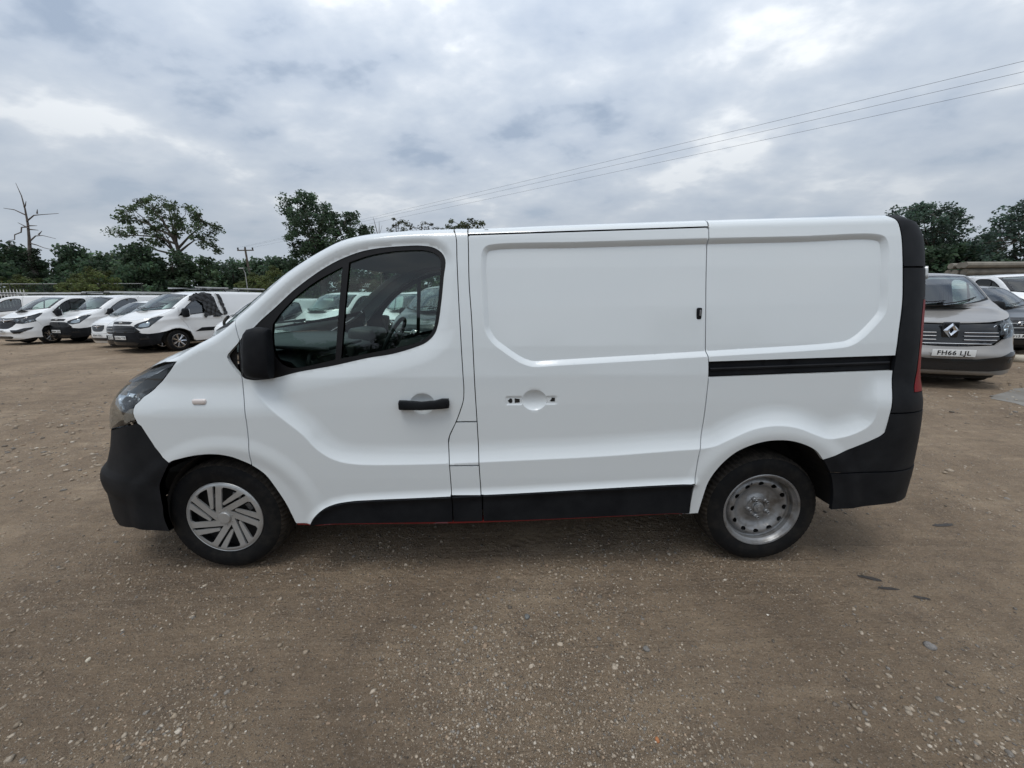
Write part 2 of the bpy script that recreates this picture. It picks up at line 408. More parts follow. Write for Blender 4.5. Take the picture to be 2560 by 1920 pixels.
        for i in range(len(us)-1):
            for j in range(nq-1):
                a = i*nq+j; F.append((a, a+1, a+nq+1, a+nq))
        return V, F
def orient_up(V, F):
    out = []
    for f in F:
        a, b, c = (np.array(V[i]) for i in f[:3]); d = np.array(V[f[-1]])
        n = np.cross(b-a, c-a)+np.cross(c-a, d-a)
        out.append(f if n[2]-.6*n[0] > 0 else f[::-1])
    return out
def grid_rows(name, rows, m, parent, smooth=True):
    n = len(rows[0]); V = [q for r in rows for q in r]; F = [(i*n+j, i*n+j+1, (i+1)*n+j+1, (i+1)*n+j) for i in range(len(rows)-1) for j in range(n-1)]
    return mesh(name, V, orient_up(V, F), m, parent, smooth)

# ------------------------------------------------------------------ wheels
TYRE = [(.215, -.092), (.222, -.100), (.245, -.108), (.275, -.110), (.300, -.106), (.318, -.096), (.329, -.080), (.335, -.060), (.335, .060), (.329, .080), (.318, .096), (.290, .108), (.245, .106), (.215, .092), (.2, .08), (.2, -.08)]
def disc_poly(name, outer, holes, prof, m, parent, step=.012, yoff=0.0, rim=.008):
    """flat cut-out disc in the wheel plane (x,z), dished by prof(r)->y, faces towards -y"""
    g0 = np.arange(-.24, .24, step); gx, gz = np.meshgrid(g0, g0); g = np.stack([gx.ravel(), gz.ravel()], -1)
    k = inside(g, outer)&(seg_dist(g, outer, True) > step*.4)
    for h in holes: k &= ~inside(g, h); k &= seg_dist(g, h, True) > step*.4
    v, f = triangulate(outer, holes, g[k]); r = np.hypot(v[:, 0], v[:, 1])
    V = [np.stack([v[:, 0], prof(r)+yoff, v[:, 1]], -1)]; F = []
    for t in f:
        a, b, c = v[t]; cr = (b-a)[0]*(c-a)[1]-(b-a)[1]*(c-a)[0]; F.append(tuple(t) if cr > 0 else tuple(t[::-1]))
    b = len(v)
    for lp in [outer]+list(holes):
        r = np.hypot(lp[:, 0], lp[:, 1]); A = np.stack([lp[:, 0], prof(r)+yoff, lp[:, 1]], -1); B = A+np.array([0, rim, 0]); n = len(lp)
        V += [A, B]; F += [(b+i, b+(i+1) % n, b+n+(i+1) % n, b+n+i) for i in range(n)]; b += 2*n
    return mesh(name, np.vstack(V), F, m, parent)
def circ(r, n, c=(0, 0), rx=None, rot=0.0):
    a = np.linspace(0, 2*math.pi, n, endpoint=False); x = (rx or r)*np.cos(a); y = r*np.sin(a)
    return np.stack([c[0]+x*math.cos(rot)-y*math.sin(rot), c[1]+x*math.sin(rot)+y*math.cos(rot)], -1)
def rotp(P, a):
    P = np.asarray(P, float); return np.stack([P[:, 0]*math.cos(a)-P[:, 1]*math.sin(a), P[:, 0]*math.sin(a)+P[:, 1]*math.cos(a)], -1)
def make_tyre(parent, segs=96, R=.335, tread=True):
    V = []; F = []; n = len(TYRE); I = []
    for j in range(segs):
        a = 2*math.pi*j/segs
        for k, (r, y) in enumerate(TYRE):
            rr = r
            if tread and 5 <= k <= 10 and j % 2: rr = r-(.0025 if k in (5, 10) else .006)
            if a and abs(math.sin(a)) > .985 and math.sin(a) < 0 and r > .325: rr = min(rr, .3335)
            V.append((rr*math.cos(a)*R/.335, y, rr*math.sin(a)*R/.335))
    for j in range(segs):
        for k in range(n-1):
            F.append((j*n+k, j*n+k+1, ((j+1) % segs)*n+k+1, ((j+1) % segs)*n+k)); I.append(1 if 5 <= k <= 9 else 0)
    o = mesh('tyre', V, F, [M['tyre'], M['tread']], parent, True, I)
    return autosharp(o, 25)
def hubcap_wheel(parent):
    """silver seven-unit swirl hubcap over a black steel wheel"""
    make_tyre(parent, 144)
    b = MB(); b.lathe([(.214, -.092), (.205, -.086), (.2, -.05), (.1, -.04), (.02, -.04)], 64); b.build('rim', M['steelb'], parent)
    R = .213; prof = lambda r: np.interp(r/R, [0, .2, .35, .9, .97, 1.0], [-.100, -.100, -.103, -.108, -.106, -.100])
    holes = []
    for k in range(7):
        a = math.radians(-2+k*360/7); T = math.radians(360/7)
        nx = rotp([(.03, .84), (-.05, .26)], T)
        arc = [(.905*math.cos(t), .905*math.sin(t)) for t in np.linspace(math.radians(114), math.radians(136), 6)]
        H = [(-.225, .125), (-.175, .5), (-.115, .90), (-.125, .925), (-.175, .925), (-.195, .90), (-.235, .5), (-.268, .27), (-.285, .245), (-.325, .245), (-.342, .27), (-.35, .5), (-.345, .80), (-.355, .83)]+arc+[tuple(nx[0]), tuple(nx[1])]
        holes.append(dedupe(resample(rotp(np.array(H), a), .05))*R)
    disc_poly('hubcap', circ(R, 90), holes, prof, M['alloy'], parent, .011, 0, .010)
    b = MB(); b.lathe([(.034, -.100), (.034, -.106), (.031, -.109), (.0, -.110)], 32)
    b.lathe([(.036, -.098), (.036, -.103), (.034, -.103)], 32)
    for k in range(7):
        a = math.radians(20+k*360/7); c = (.046*math.cos(a), -.101, .046*math.sin(a)); b.lathe([(.0032, 0), (.0028, -.004), (0, -.0045)], 8, 0, c)
    b.build('hubcap_centre', M['alloy'], parent)
    b = MB(); b.lathe([(.215, -.096), (.217, -.100), (.2145, -.103), (.212, -.101)], 90); b.build('hubcap_rim', M['alloy'], parent)
    for a, s_ in ((62, 1.0), (22, .9), (118, .55)):
        b = MB(); a = math.radians(a); b.box((.135*math.cos(a), -.066, .135*math.sin(a)), (.05*s_, .006, .03*s_), Matrix.Rotation(-a+1.4, 3, 'Y'), bev=.002); b.build('balance_plate', M['steel'], parent)
def steel_wheel(parent):
    make_tyre(parent, 144)
    b = MB()
    b.lathe([(.222, -.096), (.224, -.101), (.220, -.104), (.212, -.101), (.207, -.092), (.203, -.084), (.196, -.078), (.193, -.055), (.186, -.050), (.18, -.045), (.18, .06)], 96)
    b.build('rim', M['steel'], parent)
    R = .188; prof = lambda r: np.interp(r, [0, .028, .034, .052, .062, .075, .105, .128, .14, .158, .172, .180, .188], [-.070, -.070, -.060, -.060, -.052, -.040, -.038, -.050, -.066, -.073, -.066, -.055, -.047])
    holes = []
    for k in range(12):
        a = math.radians(k*30+1); holes.append(circ(.0125, 16, (.1525*math.cos(a), .1525*math.sin(a)), .0165, a+math.pi/2))
    disc_poly('wheel_disc', circ(R, 72), holes, prof, M['steel'], parent, .0085, 0, .004)
    b = MB(); b.lathe([(.186, .03), (.0, .03)], 32); b.build('brake_shadow_plate', M['steelb'], parent)
    b = MB(); b.lathe([(.030, -.060), (.030, -.074), (.024, -.078), (.016, -.078), (.014, -.083), (0, -.083)], 32)
    b.lathe([(.060, -.05), (.060, -.060), (.055, -.064), (.040, -.064), (.037, -.058)], 32); b.build('hub', M['steel'], parent)
    for k in range(5):
        a = math.radians(46+72*k); c = (.056*math.cos(a), -.066, .056*math.sin(a)); b = MB()
        b.lathe([(.0145, .01), (.0145, -.004), (.011, -.008), (.0095, -.008), (.0095, -.022), (.0075, -.024), (.0055, -.022), (.0055, -.012), (0, -.012)], 12, 0, c)
        b.build('wheel_nut', M['steel'], parent)
    b = MB(); b.tube([(-.062, -.075, .148), (-.068, -.088, .160), (-.072, -.09, .168)], .003, 6); b.build('valve', M['seal'], parent)
def alloy_wheel(parent, n=10, m=None):
    make_tyre(parent, 40, tread=False)
    b = MB(); b.lathe([(.218, -.094), (.218, -.104), (.208, -.104), (.2, -.07), (.19, -.02)], 40)
    for k in range(n):
        a = 2*math.pi*k/n
        for s_ in (-.06, .06):
            d = Vector((math.cos(a), 0, math.sin(a))); e = Vector((math.cos(a+s_*1.6), 0, math.sin(a+s_*1.6)))
            b.tube([d*.03+Vector((0, -.088, 0)), e*.12+Vector((0, -.092, 0)), e*.208+Vector((0, -.098, 0))], [.012, .009, .008], 5)
    b.lathe([(.045, -.08), (.045, -.098), (.03, -.102), (0, -.102)], 20); b.build('alloy_rim', m or M['chrome'], parent)
    b = MB(); b.lathe([(.205, -.03), (0, -.03)], 24); b.build('brake_disc', M['steelb'], parent)
def place_wheel(maker, x, z, van, yc=.8075, R=.335, near=True, share=None):
    w = empty('wheel', (x, -yc if near else yc, z), 0 if near else math.pi, van)
    if share is None: maker(w)
    else:
        for ch in share.children:
            c = ch.copy(); COL.objects.link(c); c.parent = w
    if R != .335: w.scale = (R/.335,)*3
    return w
def text_obj(name, body, size, m, parent, M4, ext=.001, align='CENTER'):
    cu = bpy.data.curves.new(name, 'FONT'); cu.body = body; cu.size = size; cu.extrude = ext; cu.align_x = align; cu.align_y = 'CENTER'; cu.resolution_u = 3; cu.offset = .0022; cu.space_character = 1.1
    cu.materials.append(m); o = bpy.data.objects.new(name, cu); me = bpy.data.meshes.new_from_object(o); bpy.data.objects.remove(o); o = bpy.data.objects.new(name, me); link(o, parent); o.matrix_local = M4; return o
def number_plate(parent, x, z, txt, tilt=0.0, w=.52):
    p_ = MB(); p_.box((0, 0, 0), (.006, w, .111), bev=.002); o = p_.build('number_plate', M['plate'], parent); o.location = (x, 0, z); o.rotation_euler = (0, tilt, 0)
    # letters face -x, upright, read from the front
    R = Matrix(((0, 0, -1, -.0045), (-1, 0, 0, 0), (0, 1, 0, -.002), (0, 0, 0, 1)))
    t = text_obj('plate_lettering', txt, .098, M['plateink'], o, R, .0006); 
    t.scale = (1.02, 1, 1)
    return o


# ------------------------------------------------------------------ the shape of the white panel van (outlines measured as body coordinates u,z)
C = {
    'crease': [[-1.276, 1.126], [-1.232, 1.073], [-1.195, 1.036], [-1.117, 0.962], [-1.058, 0.909], [-0.997, 0.852], [-0.951, 0.791], [-0.893, 0.739], [-0.822, 0.704], [-0.717, 0.686], [-0.537, 0.682], [-0.244, 0.685], [0.144, 0.698], [0.575, 0.715], [1.005, 0.744], [1.119, 0.751], [1.191, 0.766], [1.274, 0.808], [1.389, 0.858], [1.509, 0.876], [1.62, 0.862], [1.722, 0.823], [1.799, 0.799], [1.907, 0.816], [1.999, 0.864], [2.028, 0.912], [2.033, 1.028], [2.034, 1.131]],
    'edge': [[-1.707, 1.276], [-1.599, 1.326], [-1.451, 1.389], [-1.34, 1.459], [-1.218, 1.557], [-1.14, 1.624], [-1.05, 1.697], [-0.961, 1.757], [-0.86, 1.814], [-0.774, 1.853], [-0.68, 1.877], [-0.585, 1.889], [-0.46, 1.899], [-0.335, 1.905], [-0.209, 1.908], [-0.013, 1.911], [0.301, 1.922], [1.144, 1.945], [1.602, 1.955], [1.966, 1.963], [2.14, 1.966]],
    'lamp_low': [[-1.702, 1.241], [-1.742, 1.193], [-1.783, 1.145], [-1.818, 1.115], [-1.842, 1.085], [-1.866, 1.06], [-1.877, 1.035], [-1.894, 1.016], [-1.895, 0.995], [-1.889, 0.974], [-1.878, 0.953], [-1.861, 0.926]],
    'lamp_bottom': [[-1.861, 0.926], [-1.946, 0.899], [-2.201, 0.834]],
    'bumper_edge': [[-1.861, 0.921], [-1.836, 0.905], [-1.804, 0.851], [-1.767, 0.79], [-1.727, 0.737], [-1.689, 0.706]],
    'front_arch': [[-1.739, 0.292], [-1.748, 0.387], [-1.731, 0.509], [-1.728, 0.615], [-1.689, 0.708], [-1.628, 0.733], [-1.547, 0.751], [-1.468, 0.755], [-1.39, 0.741], [-1.33, 0.713], [-1.289, 0.689], [-1.224, 0.633], [-1.176, 0.548], [-1.137, 0.463], [-1.112, 0.386], [-1.1, 0.344]],
    'sail': [[-1.299, 1.349], [-1.307, 1.336], [-1.34, 1.307], [-1.374, 1.276], [-1.379, 1.266], [-1.376, 1.256], [-1.359, 1.227], [-1.333, 1.196], [-1.302, 1.164]],
    'seam_door_front': [[-1.302, 1.164], [-1.298, 1.102], [-1.29, 1.037], [-1.284, 0.937], [-1.286, 0.833], [-1.289, 0.689]],
    'window_outer': [[-1.299, 1.349], [-1.232, 1.411], [-1.19, 1.453], [-1.114, 1.519], [-1.026, 1.597], [-0.938, 1.662], [-0.845, 1.721], [-0.754, 1.765], [-0.662, 1.796], [-0.569, 1.812], [-0.447, 1.821], [-0.356, 1.822], [-0.295, 1.812], [-0.252, 1.785], [-0.232, 1.746], [-0.242, 1.657], [-0.256, 1.536], [-0.277, 1.415], [-0.297, 1.367], [-0.341, 1.326], [-0.398, 1.302], [-0.521, 1.268], [-0.646, 1.249], [-0.834, 1.21], [-1.021, 1.178], [-1.148, 1.148], [-1.241, 1.141], [-1.276, 1.147], [-1.302, 1.164]],
    'glass_quarter': [[-1.133, 1.429], [-1.098, 1.477], [-1.002, 1.572], [-0.902, 1.644], [-0.767, 1.715], [-0.82, 1.244], [-1.045, 1.203], [-1.093, 1.222], [-1.121, 1.255], [-1.137, 1.303], [-1.14, 1.37]],
    'glass_main': [[-0.73, 1.738], [-0.631, 1.77], [-0.539, 1.787], [-0.448, 1.795], [-0.338, 1.795], [-0.289, 1.779], [-0.265, 1.755], [-0.259, 1.715], [-0.267, 1.627], [-0.282, 1.506], [-0.305, 1.397], [-0.334, 1.356], [-0.397, 1.326], [-0.52, 1.299], [-0.645, 1.275], [-0.788, 1.25]],
    'seam_door_rear': [[-0.188, 1.893], [-0.176, 1.865], [-0.172, 1.745], [-0.167, 1.565], [-0.159, 1.355], [-0.152, 1.169], [-0.149, 1.078], [-0.153, 1.026], [-0.166, 0.984], [-0.197, 0.905], [-0.229, 0.841], [-0.24, 0.809], [-0.24, 0.76], [-0.235, 0.659], [-0.23, 0.499], [-0.228, 0.444], [-0.226, 0.346]],
    'seam_slide_front': [[-0.118, 1.899], [-0.114, 1.869], [-0.111, 1.625], [-0.101, 1.444], [-0.09, 1.069], [-0.084, 0.903], [-0.077, 0.685], [-0.069, 0.498], [-0.065, 0.441], [-0.056, 0.343]],
    'seam_slide_rear': [[1.124, 1.9], [1.132, 1.89], [1.129, 1.847], [1.124, 1.656], [1.125, 1.413], [1.128, 1.266], [1.135, 1.235], [1.14, 1.136], [1.138, 1.052], [1.129, 0.865], [1.105, 0.708], [1.09, 0.559]],
    'black_edge': [[2.086, 1.955], [2.108, 1.937], [2.122, 1.91], [2.133, 1.847], [2.139, 1.686], [2.141, 1.513], [2.129, 1.339], [2.123, 1.24], [2.117, 1.16], [2.113, 1.044], [2.103, 0.925], [2.098, 0.837], [2.074, 0.812], [1.781, 0.68]],
    'rear_arch': [[1.134, 0.371], [1.152, 0.467], [1.174, 0.563], [1.227, 0.654], [1.305, 0.731], [1.399, 0.775], [1.482, 0.793], [1.581, 0.792], [1.669, 0.768], [1.736, 0.732], [1.781, 0.68], [1.813, 0.634], [1.84, 0.58], [1.865, 0.484], [1.873, 0.384]],
    'sill_top': [[-1.007, 0.346], [-0.988, 0.379], [-0.941, 0.425], [-0.878, 0.457], [-0.788, 0.476], [-0.668, 0.484], [-0.46, 0.491], [-0.234, 0.499], [-0.067, 0.505], [0.143, 0.513], [0.889, 0.548], [1.088, 0.555]],
    'recess': [[0.018, 1.823], [0.479, 1.832], [1.122, 1.845], [1.603, 1.852], [2.01, 1.859], [2.051, 1.842], [2.069, 1.79], [2.068, 1.626], [2.069, 1.514], [2.059, 1.457], [2.026, 1.41], [1.94, 1.324], [1.882, 1.29], [1.811, 1.278], [1.135, 1.241], [0.356, 1.203], [0.241, 1.197], [0.204, 1.199], [0.147, 1.22], [0.061, 1.277], [-0.0, 1.327], [-0.034, 1.387], [-0.039, 1.424], [-0.05, 1.725], [-0.043, 1.785], [-0.025, 1.812]],
    'xft': [[0.2, 0.225, 0.25, 0.275, 0.3, 0.325, 0.35, 0.375, 0.4, 0.425, 0.45, 0.475, 0.5, 0.525, 0.55, 0.575, 0.6, 0.625, 0.65, 0.675, 0.7, 0.725, 0.75, 0.775, 0.8, 0.825, 0.85, 0.875, 0.9, 0.925, 0.95, 0.975, 1.0, 1.025, 1.05, 1.075, 1.1, 1.2, 1.3, 1.5], [-2.367, -2.427, -2.457, -2.469, -2.474, -2.474, -2.474, -2.475, -2.475, -2.474, -2.477, -2.49, -2.496, -2.499, -2.494, -2.482, -2.455, -2.429, -2.414, -2.402, -2.391, -2.379, -2.371, -2.363, -2.355, -2.348, -2.343, -2.338, -2.334, -2.327, -2.319, -2.308, -2.294, -2.279, -2.26, -2.228, -2.201, -2.161, -2.141, -2.121]],
    'xrt': [[0.35, 0.45, 0.55, 0.65, 0.75, 0.85, 0.95, 1.05, 1.15, 1.25, 1.35, 1.45, 1.55, 1.65, 1.75, 1.8, 1.85, 1.88, 1.91, 1.935, 1.955, 1.97, 2.0], [2.536, 2.547, 2.557, 2.558, 2.557, 2.551, 2.536, 2.514, 2.493, 2.483, 2.484, 2.488, 2.487, 2.48, 2.473, 2.468, 2.455, 2.438, 2.412, 2.378, 2.335, 2.295, 2.24]],
    'Wt': [[0.15, 0.25, 0.35, 0.6, 0.8, 1.0, 1.15, 1.3, 1.5, 1.7, 1.85, 2.0], [0.935, 0.952, 0.958, 0.96, 0.958, 0.954, 0.948, 0.932, 0.902, 0.868, 0.838, 0.8]]
}
def arr(k): return np.array(C[k], float)
SA = Surf(C['Wt'], C['xft'], C['xrt'], -1.3, 2.12, nf=3.8, nr=2.9, lf=1.75, lr=1.25)
_e = arr('edge')
edgeA = np.vstack([[(-3.06, 1.035), (-2.8, 1.042), (-2.5, 1.06), (-2.35, 1.082), (-2.2, 1.11), (-2.08, 1.140), (-1.96, 1.183), (-1.873, 1.217), (-1.78, 1.248)], catmull(_e, .04), [(2.3, 1.966), (3.38, 1.966)]])
creaseA = catmull(arr('crease'), .035)
recessA = catmull(arr('recess')[[0, 1, 2, 3, 4, 5, 6, 7, 8, 9, 10, 11, 12, 13, 14, 15, 16, 17, 18, 19, 20, 21, 22, 23, 24, 25]], .03, True)
_cU = np.vstack([creaseA, [(creaseA[-1, 0], 2.3), (creaseA[0, 0], 2.3)]])
winA = catmull(arr('window_outer'), .02, True)
silltop = arr('sill_top')
def crease_bump(u, z):
    p_ = np.stack([u, z], -1); d = seg_dist(p_, creaseA); ins = inside(p_, _cU)
    b = np.where(ins, .034*np.clip(1-d/.115, 0, 1)**2, .034)*(1-smooth((z-.95)/.2))
    return b*(1-.45*smooth((u-2.1)/.2))*(1-.35*smooth((-1.9-u)/.2))
CUPS = [(-.370, 1.008), (.222, 1.0215)]
ARCHES = [(-1.43, .335, .425), (1.52, .37, .43)]
def bumpA(u, z):
    b = crease_bump(u, z); p_ = np.stack([u, z], -1)
    m_ = (u > -.15)&(u < 2.2)&(z > 1.1); i = np.where(m_)[0]
    if len(i):
        q = p_[i]; d = seg_dist(q, recessA, True); ins = inside(q, recessA); b[i] -= np.where(ins, .020*np.clip(d/.028, 0, 1)**1.15, 0)
    i = np.where((u > -1.5)&(u < -.1)&(z > 1.0))[0]
    if len(i):
        q = p_[i]; d = seg_dist(q, winA, True); ins = inside(q, winA)
        # soft channel round the window: wide below it, narrow above
        wdt = np.where(q[:, 1] < np.interp(q[:, 0], [-1.3, -.25], [1.17, 1.40]), .10, .05)
        ch = .016*np.clip(1-d/wdt, 0, 1)**1.5; b[i] -= np.where(ins, .016, ch)*smooth((q[:, 0]+1.34)/.25)
    for (cx_, cz_) in CUPS:
        rr = ((u-cx_)/.066)**2+((z-cz_)/.056)**2; b -= np.where(rr < 1, .021*np.clip(1-rr, 0, 1)**.85, 0)
    # slots of the missing handle
    sx_ = smooth((.006-np.maximum(np.abs(u-.205)-.130, np.abs(z-1.019)-.017))/.008); b -= .003*sx_*(((u-.222)/.066)**2+((z-1.0215)/.056)**2 > 1)
    # flare above the sill moulding and round the wheel arches
    i = np.where((z < .75)&(u > -1.1)&(u < 1.12))[0]
    if len(i):
        d = seg_dist(p_[i], silltop); b[i] += .016*np.clip(1-d/.045, 0, 1)**2
    for (ax, az, ar) in ARCHES:
        d = np.hypot(u-ax, z-az)-ar; b += .008*smooth(1-np.abs(d-.03)/.075)
    return b
def near_line(P, offs, st=.01):
    P = resample(P, st, False); t = np.gradient(P, axis=0); t /= np.maximum(np.linalg.norm(t, axis=1, keepdims=True), 1e-9); n = np.stack([-t[:, 1], t[:, 0]], -1)
    return np.vstack([P+n*o for o in offs])
extraA = np.vstack([near_line(creaseA, (-.004, .003, .012, .03, .06, .09, .118)), near_line(np.vstack([recessA, recessA[:1]]), (-.002, .0015, -.014, -.0265, -.030, .002, .014, .0265, .030)),
                    near_line(edgeA[8:-1], (-.003, -.008, -.016, -.028, -.042, -.056)), near_line(silltop, (.004, .014, .028, .045))]
                   + [np.stack([cx_+.066*r_*np.cos(a_), cz_+.056*r_*np.sin(a_)], -1) for (cx_, cz_) in CUPS for r_ in (1.02, .985, .93, .8, .6, .35) for a_ in [np.linspace(0, 6.283, 44)[:-1]]]
                   + [near_line(resample([(.072, .999), (.338, .999), (.338, 1.039), (.072, 1.039)], .01), (0.001, .005))])
bodyA = Body(SA, edgeA, bumpA, yr=.05)
bodyAlo = Body(SA, edgeA, crease_bump, yr=.05)
def edge_between(E_, u0, u1):
    k = E_[(E_[:, 0] > min(u0, u1)+.005)&(E_[:, 0] < max(u0, u1)-.005)]
    a = [u0, float(np.interp(u0, E_[:, 0], E_[:, 1]))]; b = [u1, float(np.interp(u1, E_[:, 0], E_[:, 1]))]
    return np.vstack([[a], k if u1 > u0 else k[::-1], [b]])
def sm(k, st=.02): return catmull(arr(k), st)
def centreA(u, xe, ze):
    """centre line of bonnet, windscreen and roof belonging to an edge station"""
    if u < -1.32:
        t = smooth((u+2.35)/1.0); return xe+(-1.93-xe)*t*smooth((u+2.5)/.9), np.interp(u, [-3.05, -2.4, -2.0, -1.7, -1.32], [ze, ze+.022, ze+.055, 1.30, 1.335])
    if u < -.72:
        return np.interp(u, [-1.32, -1.0, -.72], [-1.90, -1.42, -.93]), np.interp(u, [-1.32, -1.0, -.72], [1.34, 1.69, 1.925])
    return xe+np.interp(u, [-.72, -.3], [-.16, 0.0]), ze+np.interp(u, [-.72, -.3, 2.1], [.046, .052, .045])
def loft(name, us, qa, qb, nq, m, parent, cen, body, off=0.0):
    V, F = body.chord_surface(us, cen, nq, qa, qb, off); return mesh(name, V, orient_up(V, F), m, parent)
UC = SA.xsf-SA.lf                       # u of the nose centre line
def bumper_outline(B, top):
    fa = arr('front_arch'); bb = [(-3.05, .20), (-2.5, .205), (-2.2, .236), (-1.931, .296), (-1.80, .292), (-1.739, .292)]
    return bb+[tuple(q) for q in catmull(fa[:5], .03)]+[tuple(q) for q in arr('bumper_edge')[::-1]]+top

def front_face_A(B, van, style, body_m, step):
    """lamps, grille and bumper of this body shape; style: 'black' (bumper), 'white' (painted bumper) or 'diamond' (beige one)"""
    f = B.front
    lamp_top = [(-1.702, 1.244), (-1.80, 1.222), (-1.873, 1.203), (-1.96, 1.168), (-2.08, 1.126), (-2.2, 1.095), (-2.35, 1.068)]
    ll = [tuple(q) for q in arr('lamp_low')]
    if style == 'diamond': lampin = [f(.66, 1.055), f(.60, 1.02), f(.60, .86), f(.66, .80)]
    else: lampin = [f(.60, 1.05), f(.55, 1.00), f(.56, .90), f(.62, .845)]
    lamp = lamp_top+lampin+[(-2.2, .835), (-1.946, .899)]+ll[::-1][:-1]
    hl = empty('headlight', (0, 0, 0), 0, van)
    hl2 = None
    B.panel('lamp_bowl', lamp, M['gloss'], hl, step=step, off=-.075, rim=0, gap=.006, mirror=False, raw=True)
    B.panel('lamp_lens', lamp, M['lens'], hl, step=step, off=.0, rim=.07, gap=.0035, mirror=False)
    r_ = MB()
    for (u_, z_, s_) in ((-2.24, .965, .062), (-2.42, .955, .058)):
        q, n_ = B.pos([(u_, z_)], -.05, True); q = Vector(q[0]); n_ = Vector(n_[0]); rot = n_.to_track_quat('-Y', 'Z').to_matrix()
        V = []; F = []
        pr = [(s_, -.02), (s_*.96, -.03), (s_*.9, -.012), (s_*.7, .015), (s_*.35, .03), (0, .033)]
        for j in range(20):
            a = 2*math.pi*j/20
            for (r, y) in pr: V.append(q+rot @ Vector((r*math.cos(a), y, r*math.sin(a))))
        m_ = len(pr)
        for j in range(20):
            for k in range(m_-1): F.append((j*m_+k, j*m_+k+1, ((j+1) % 20)*m_+k+1, ((j+1) % 20)*m_+k))
        r_.add(V, F)
    r_.build('lamp_reflector', M['lampin'], hl)
    # chromed corner piece low in the lamp and a wing strip along its top
    B.panel('indicator_reflector', [(-1.885, .945), (-2.10, .875), (-2.18, .862), (-2.15, .92), (-2.05, .965), (-1.93, .985)], M['lampin'], hl, step=step, off=-.035, rim=.02, gap=0, mirror=False, raw=True)
    B.panel('lamp_wing', [(-1.76, 1.205), (-1.9, 1.165), (-2.06, 1.10), (-2.16, 1.05), (-2.02, 1.055), (-1.87, 1.105)], M['dash2'], hl, step=step, off=-.03, rim=.015, gap=0, mirror=False, raw=True)
    hl2 = copy_tree(hl, van); hl2.scale = (1, -1, 1)
    if style == 'diamond':
        gt, gb = 1.03, .70
        gr = [(-3.05, 1.028), f(.3, 1.028), f(.66, 1.035), f(.60, 1.0), f(.60, .86), f(.64, .80), f(.52, .71), f(.2, .685), (-3.05, .68)]
    else:
        gr = [(-3.05, 1.022), f(.3, 1.024), f(.52, 1.045), f(.555, 1.0), f(.555, .90), f(.60, .845), f(.50, .73), f(.34, .655), f(.2, .645), (-3.05, .64)]
    g = B.panel('grille', gr, M['gloss'], van, step=step, off=-.03, rim=.01, gap=0, full=True)
    zs_ = (.735, .785, .835) if style != 'diamond' else (.715, .775, .835, .89)
    for z in (.68, .725, .77, .815, .86, .90) if style != 'diamond' else zs_:
        w = np.interp(z, [.64, .73, .845, .9], [.28, .47, .56, .54]) if style != 'diamond' else np.interp(z, [.68, .8, .9], [.46, .60, .58])
        wi = 0 if style != 'diamond' or z < .73 else .17
        b_ = MB()
        for s_ in (1, -1):
            pts = [];
            for ww in np.linspace(wi if wi else 0, w, 9):
                q, n_ = B.pos([f(ww, z)], -.010); q = q[0]; pts.append((q[0], q[1]*s_ if ww > 0 else 0, q[2]+.0))
            b_.tube(pts, .006 if style == 'diamond' else .011, 6)
        b_.build('grille_bar', M['chrome'] if style == 'diamond' else M['trim'], van)
    if style == 'diamond':
        x0 = float(SA.P(UC, .93)[0])-.03
        b_ = MB(); k1 = (.095, .125)
        ring = lambda a, b2, x: [(x, a, 0), (x, 0, b2), (x, -a, 0), (x, 0, -b2)]
        o_, i_, mid = ring(.098, .118, x0-.005), ring(.028, .05, x0-.012), ring(.062, .083, x0-.034)
        V = [(q[0], q[1], q[2]+.925) for q in o_+mid+i_]; F = []
        for k in range(4): F += [(k, (k+1) % 4, 4+(k+1) % 4, 4+k), (4+k, 4+(k+1) % 4, 8+(k+1) % 4, 8+k)]
        b_.add(V, F); b_.build('diamond_badge', M['chrome'], van, smooth=False)
        b_ = MB(); b_.tube([(x0+.03, .0, .925), (x0+.012, 0, .925)], [.14, .125], 4); b_.box((x0+.03, 0, .925), (.04, .21, .27), bev=.019); b_.build('badge_surround', M['gloss'], van)
    else:
        # plated bar with the round emblem
        x0 = float(SA.P(UC, .95)[0])-.02; b_ = MB()
        for s_ in (1, -1):
            pts = [(B.pos([f(ww, .95)], .0)[0][0][0]-.012, s_*ww, .955+.035*(ww/.5)**2) for ww in np.linspace(.06, .53, 9)]
            b_.tube(pts, [.03, .028, .026, .024, .022, .018, .015, .012, .008], 6)
        b_.build('grille_wing', M['chrome'], van)
        b_ = MB(); b_.lathe([(.062, 0), (.066, -.01), (.060, -.018), (.054, -.012)], 28)
        pts = [(-.04, -.012, .012), (-.01, -.014, .032), (.02, -.014, .02), (.036, -.013, -.002), (.0, -.014, -.012), (-.03, -.013, -.03)]
        b_.tube(pts, [.004, .010, .012, .010, .009, .005], 6)
        e_ = b_.build('round_emblem', M['chrome'], van); e_.rotation_euler = (0, 0, -math.pi/2); e_.location = (x0-.02, 0, .95)
    if style == 'black':
        top = [tuple(q) for q in arr('lamp_bottom')[1:2]]+[(-2.2, .828), f(.62, .84), f(.50, .722), f(.34, .648), f(.2, .638), (-3.05, .632)]
        B.panel('front_bumper', bumper_outline(B, top), M['trim'], van, step=step, off=-.004, full=True, rim=.03)
        B.panel('lower_grille', [(-3.05, .36), f(.5, .36), f(.56, .30), f(.5, .25), (-3.05, .25)], M['gloss'], van, step=step, off=.008, full=True, rim=0, gap=0)
    else:
        topz = .632 if style == 'white' else .672
        top = [(-1.95, .893), (-2.2, .828)]+([f(.62, .84), f(.50, .722), f(.34, .648), f(.2, .638), (-3.05, .632)] if style == 'white' else [f(.66, .79), f(.54, .70), f(.2, .675), (-3.05, .67)])
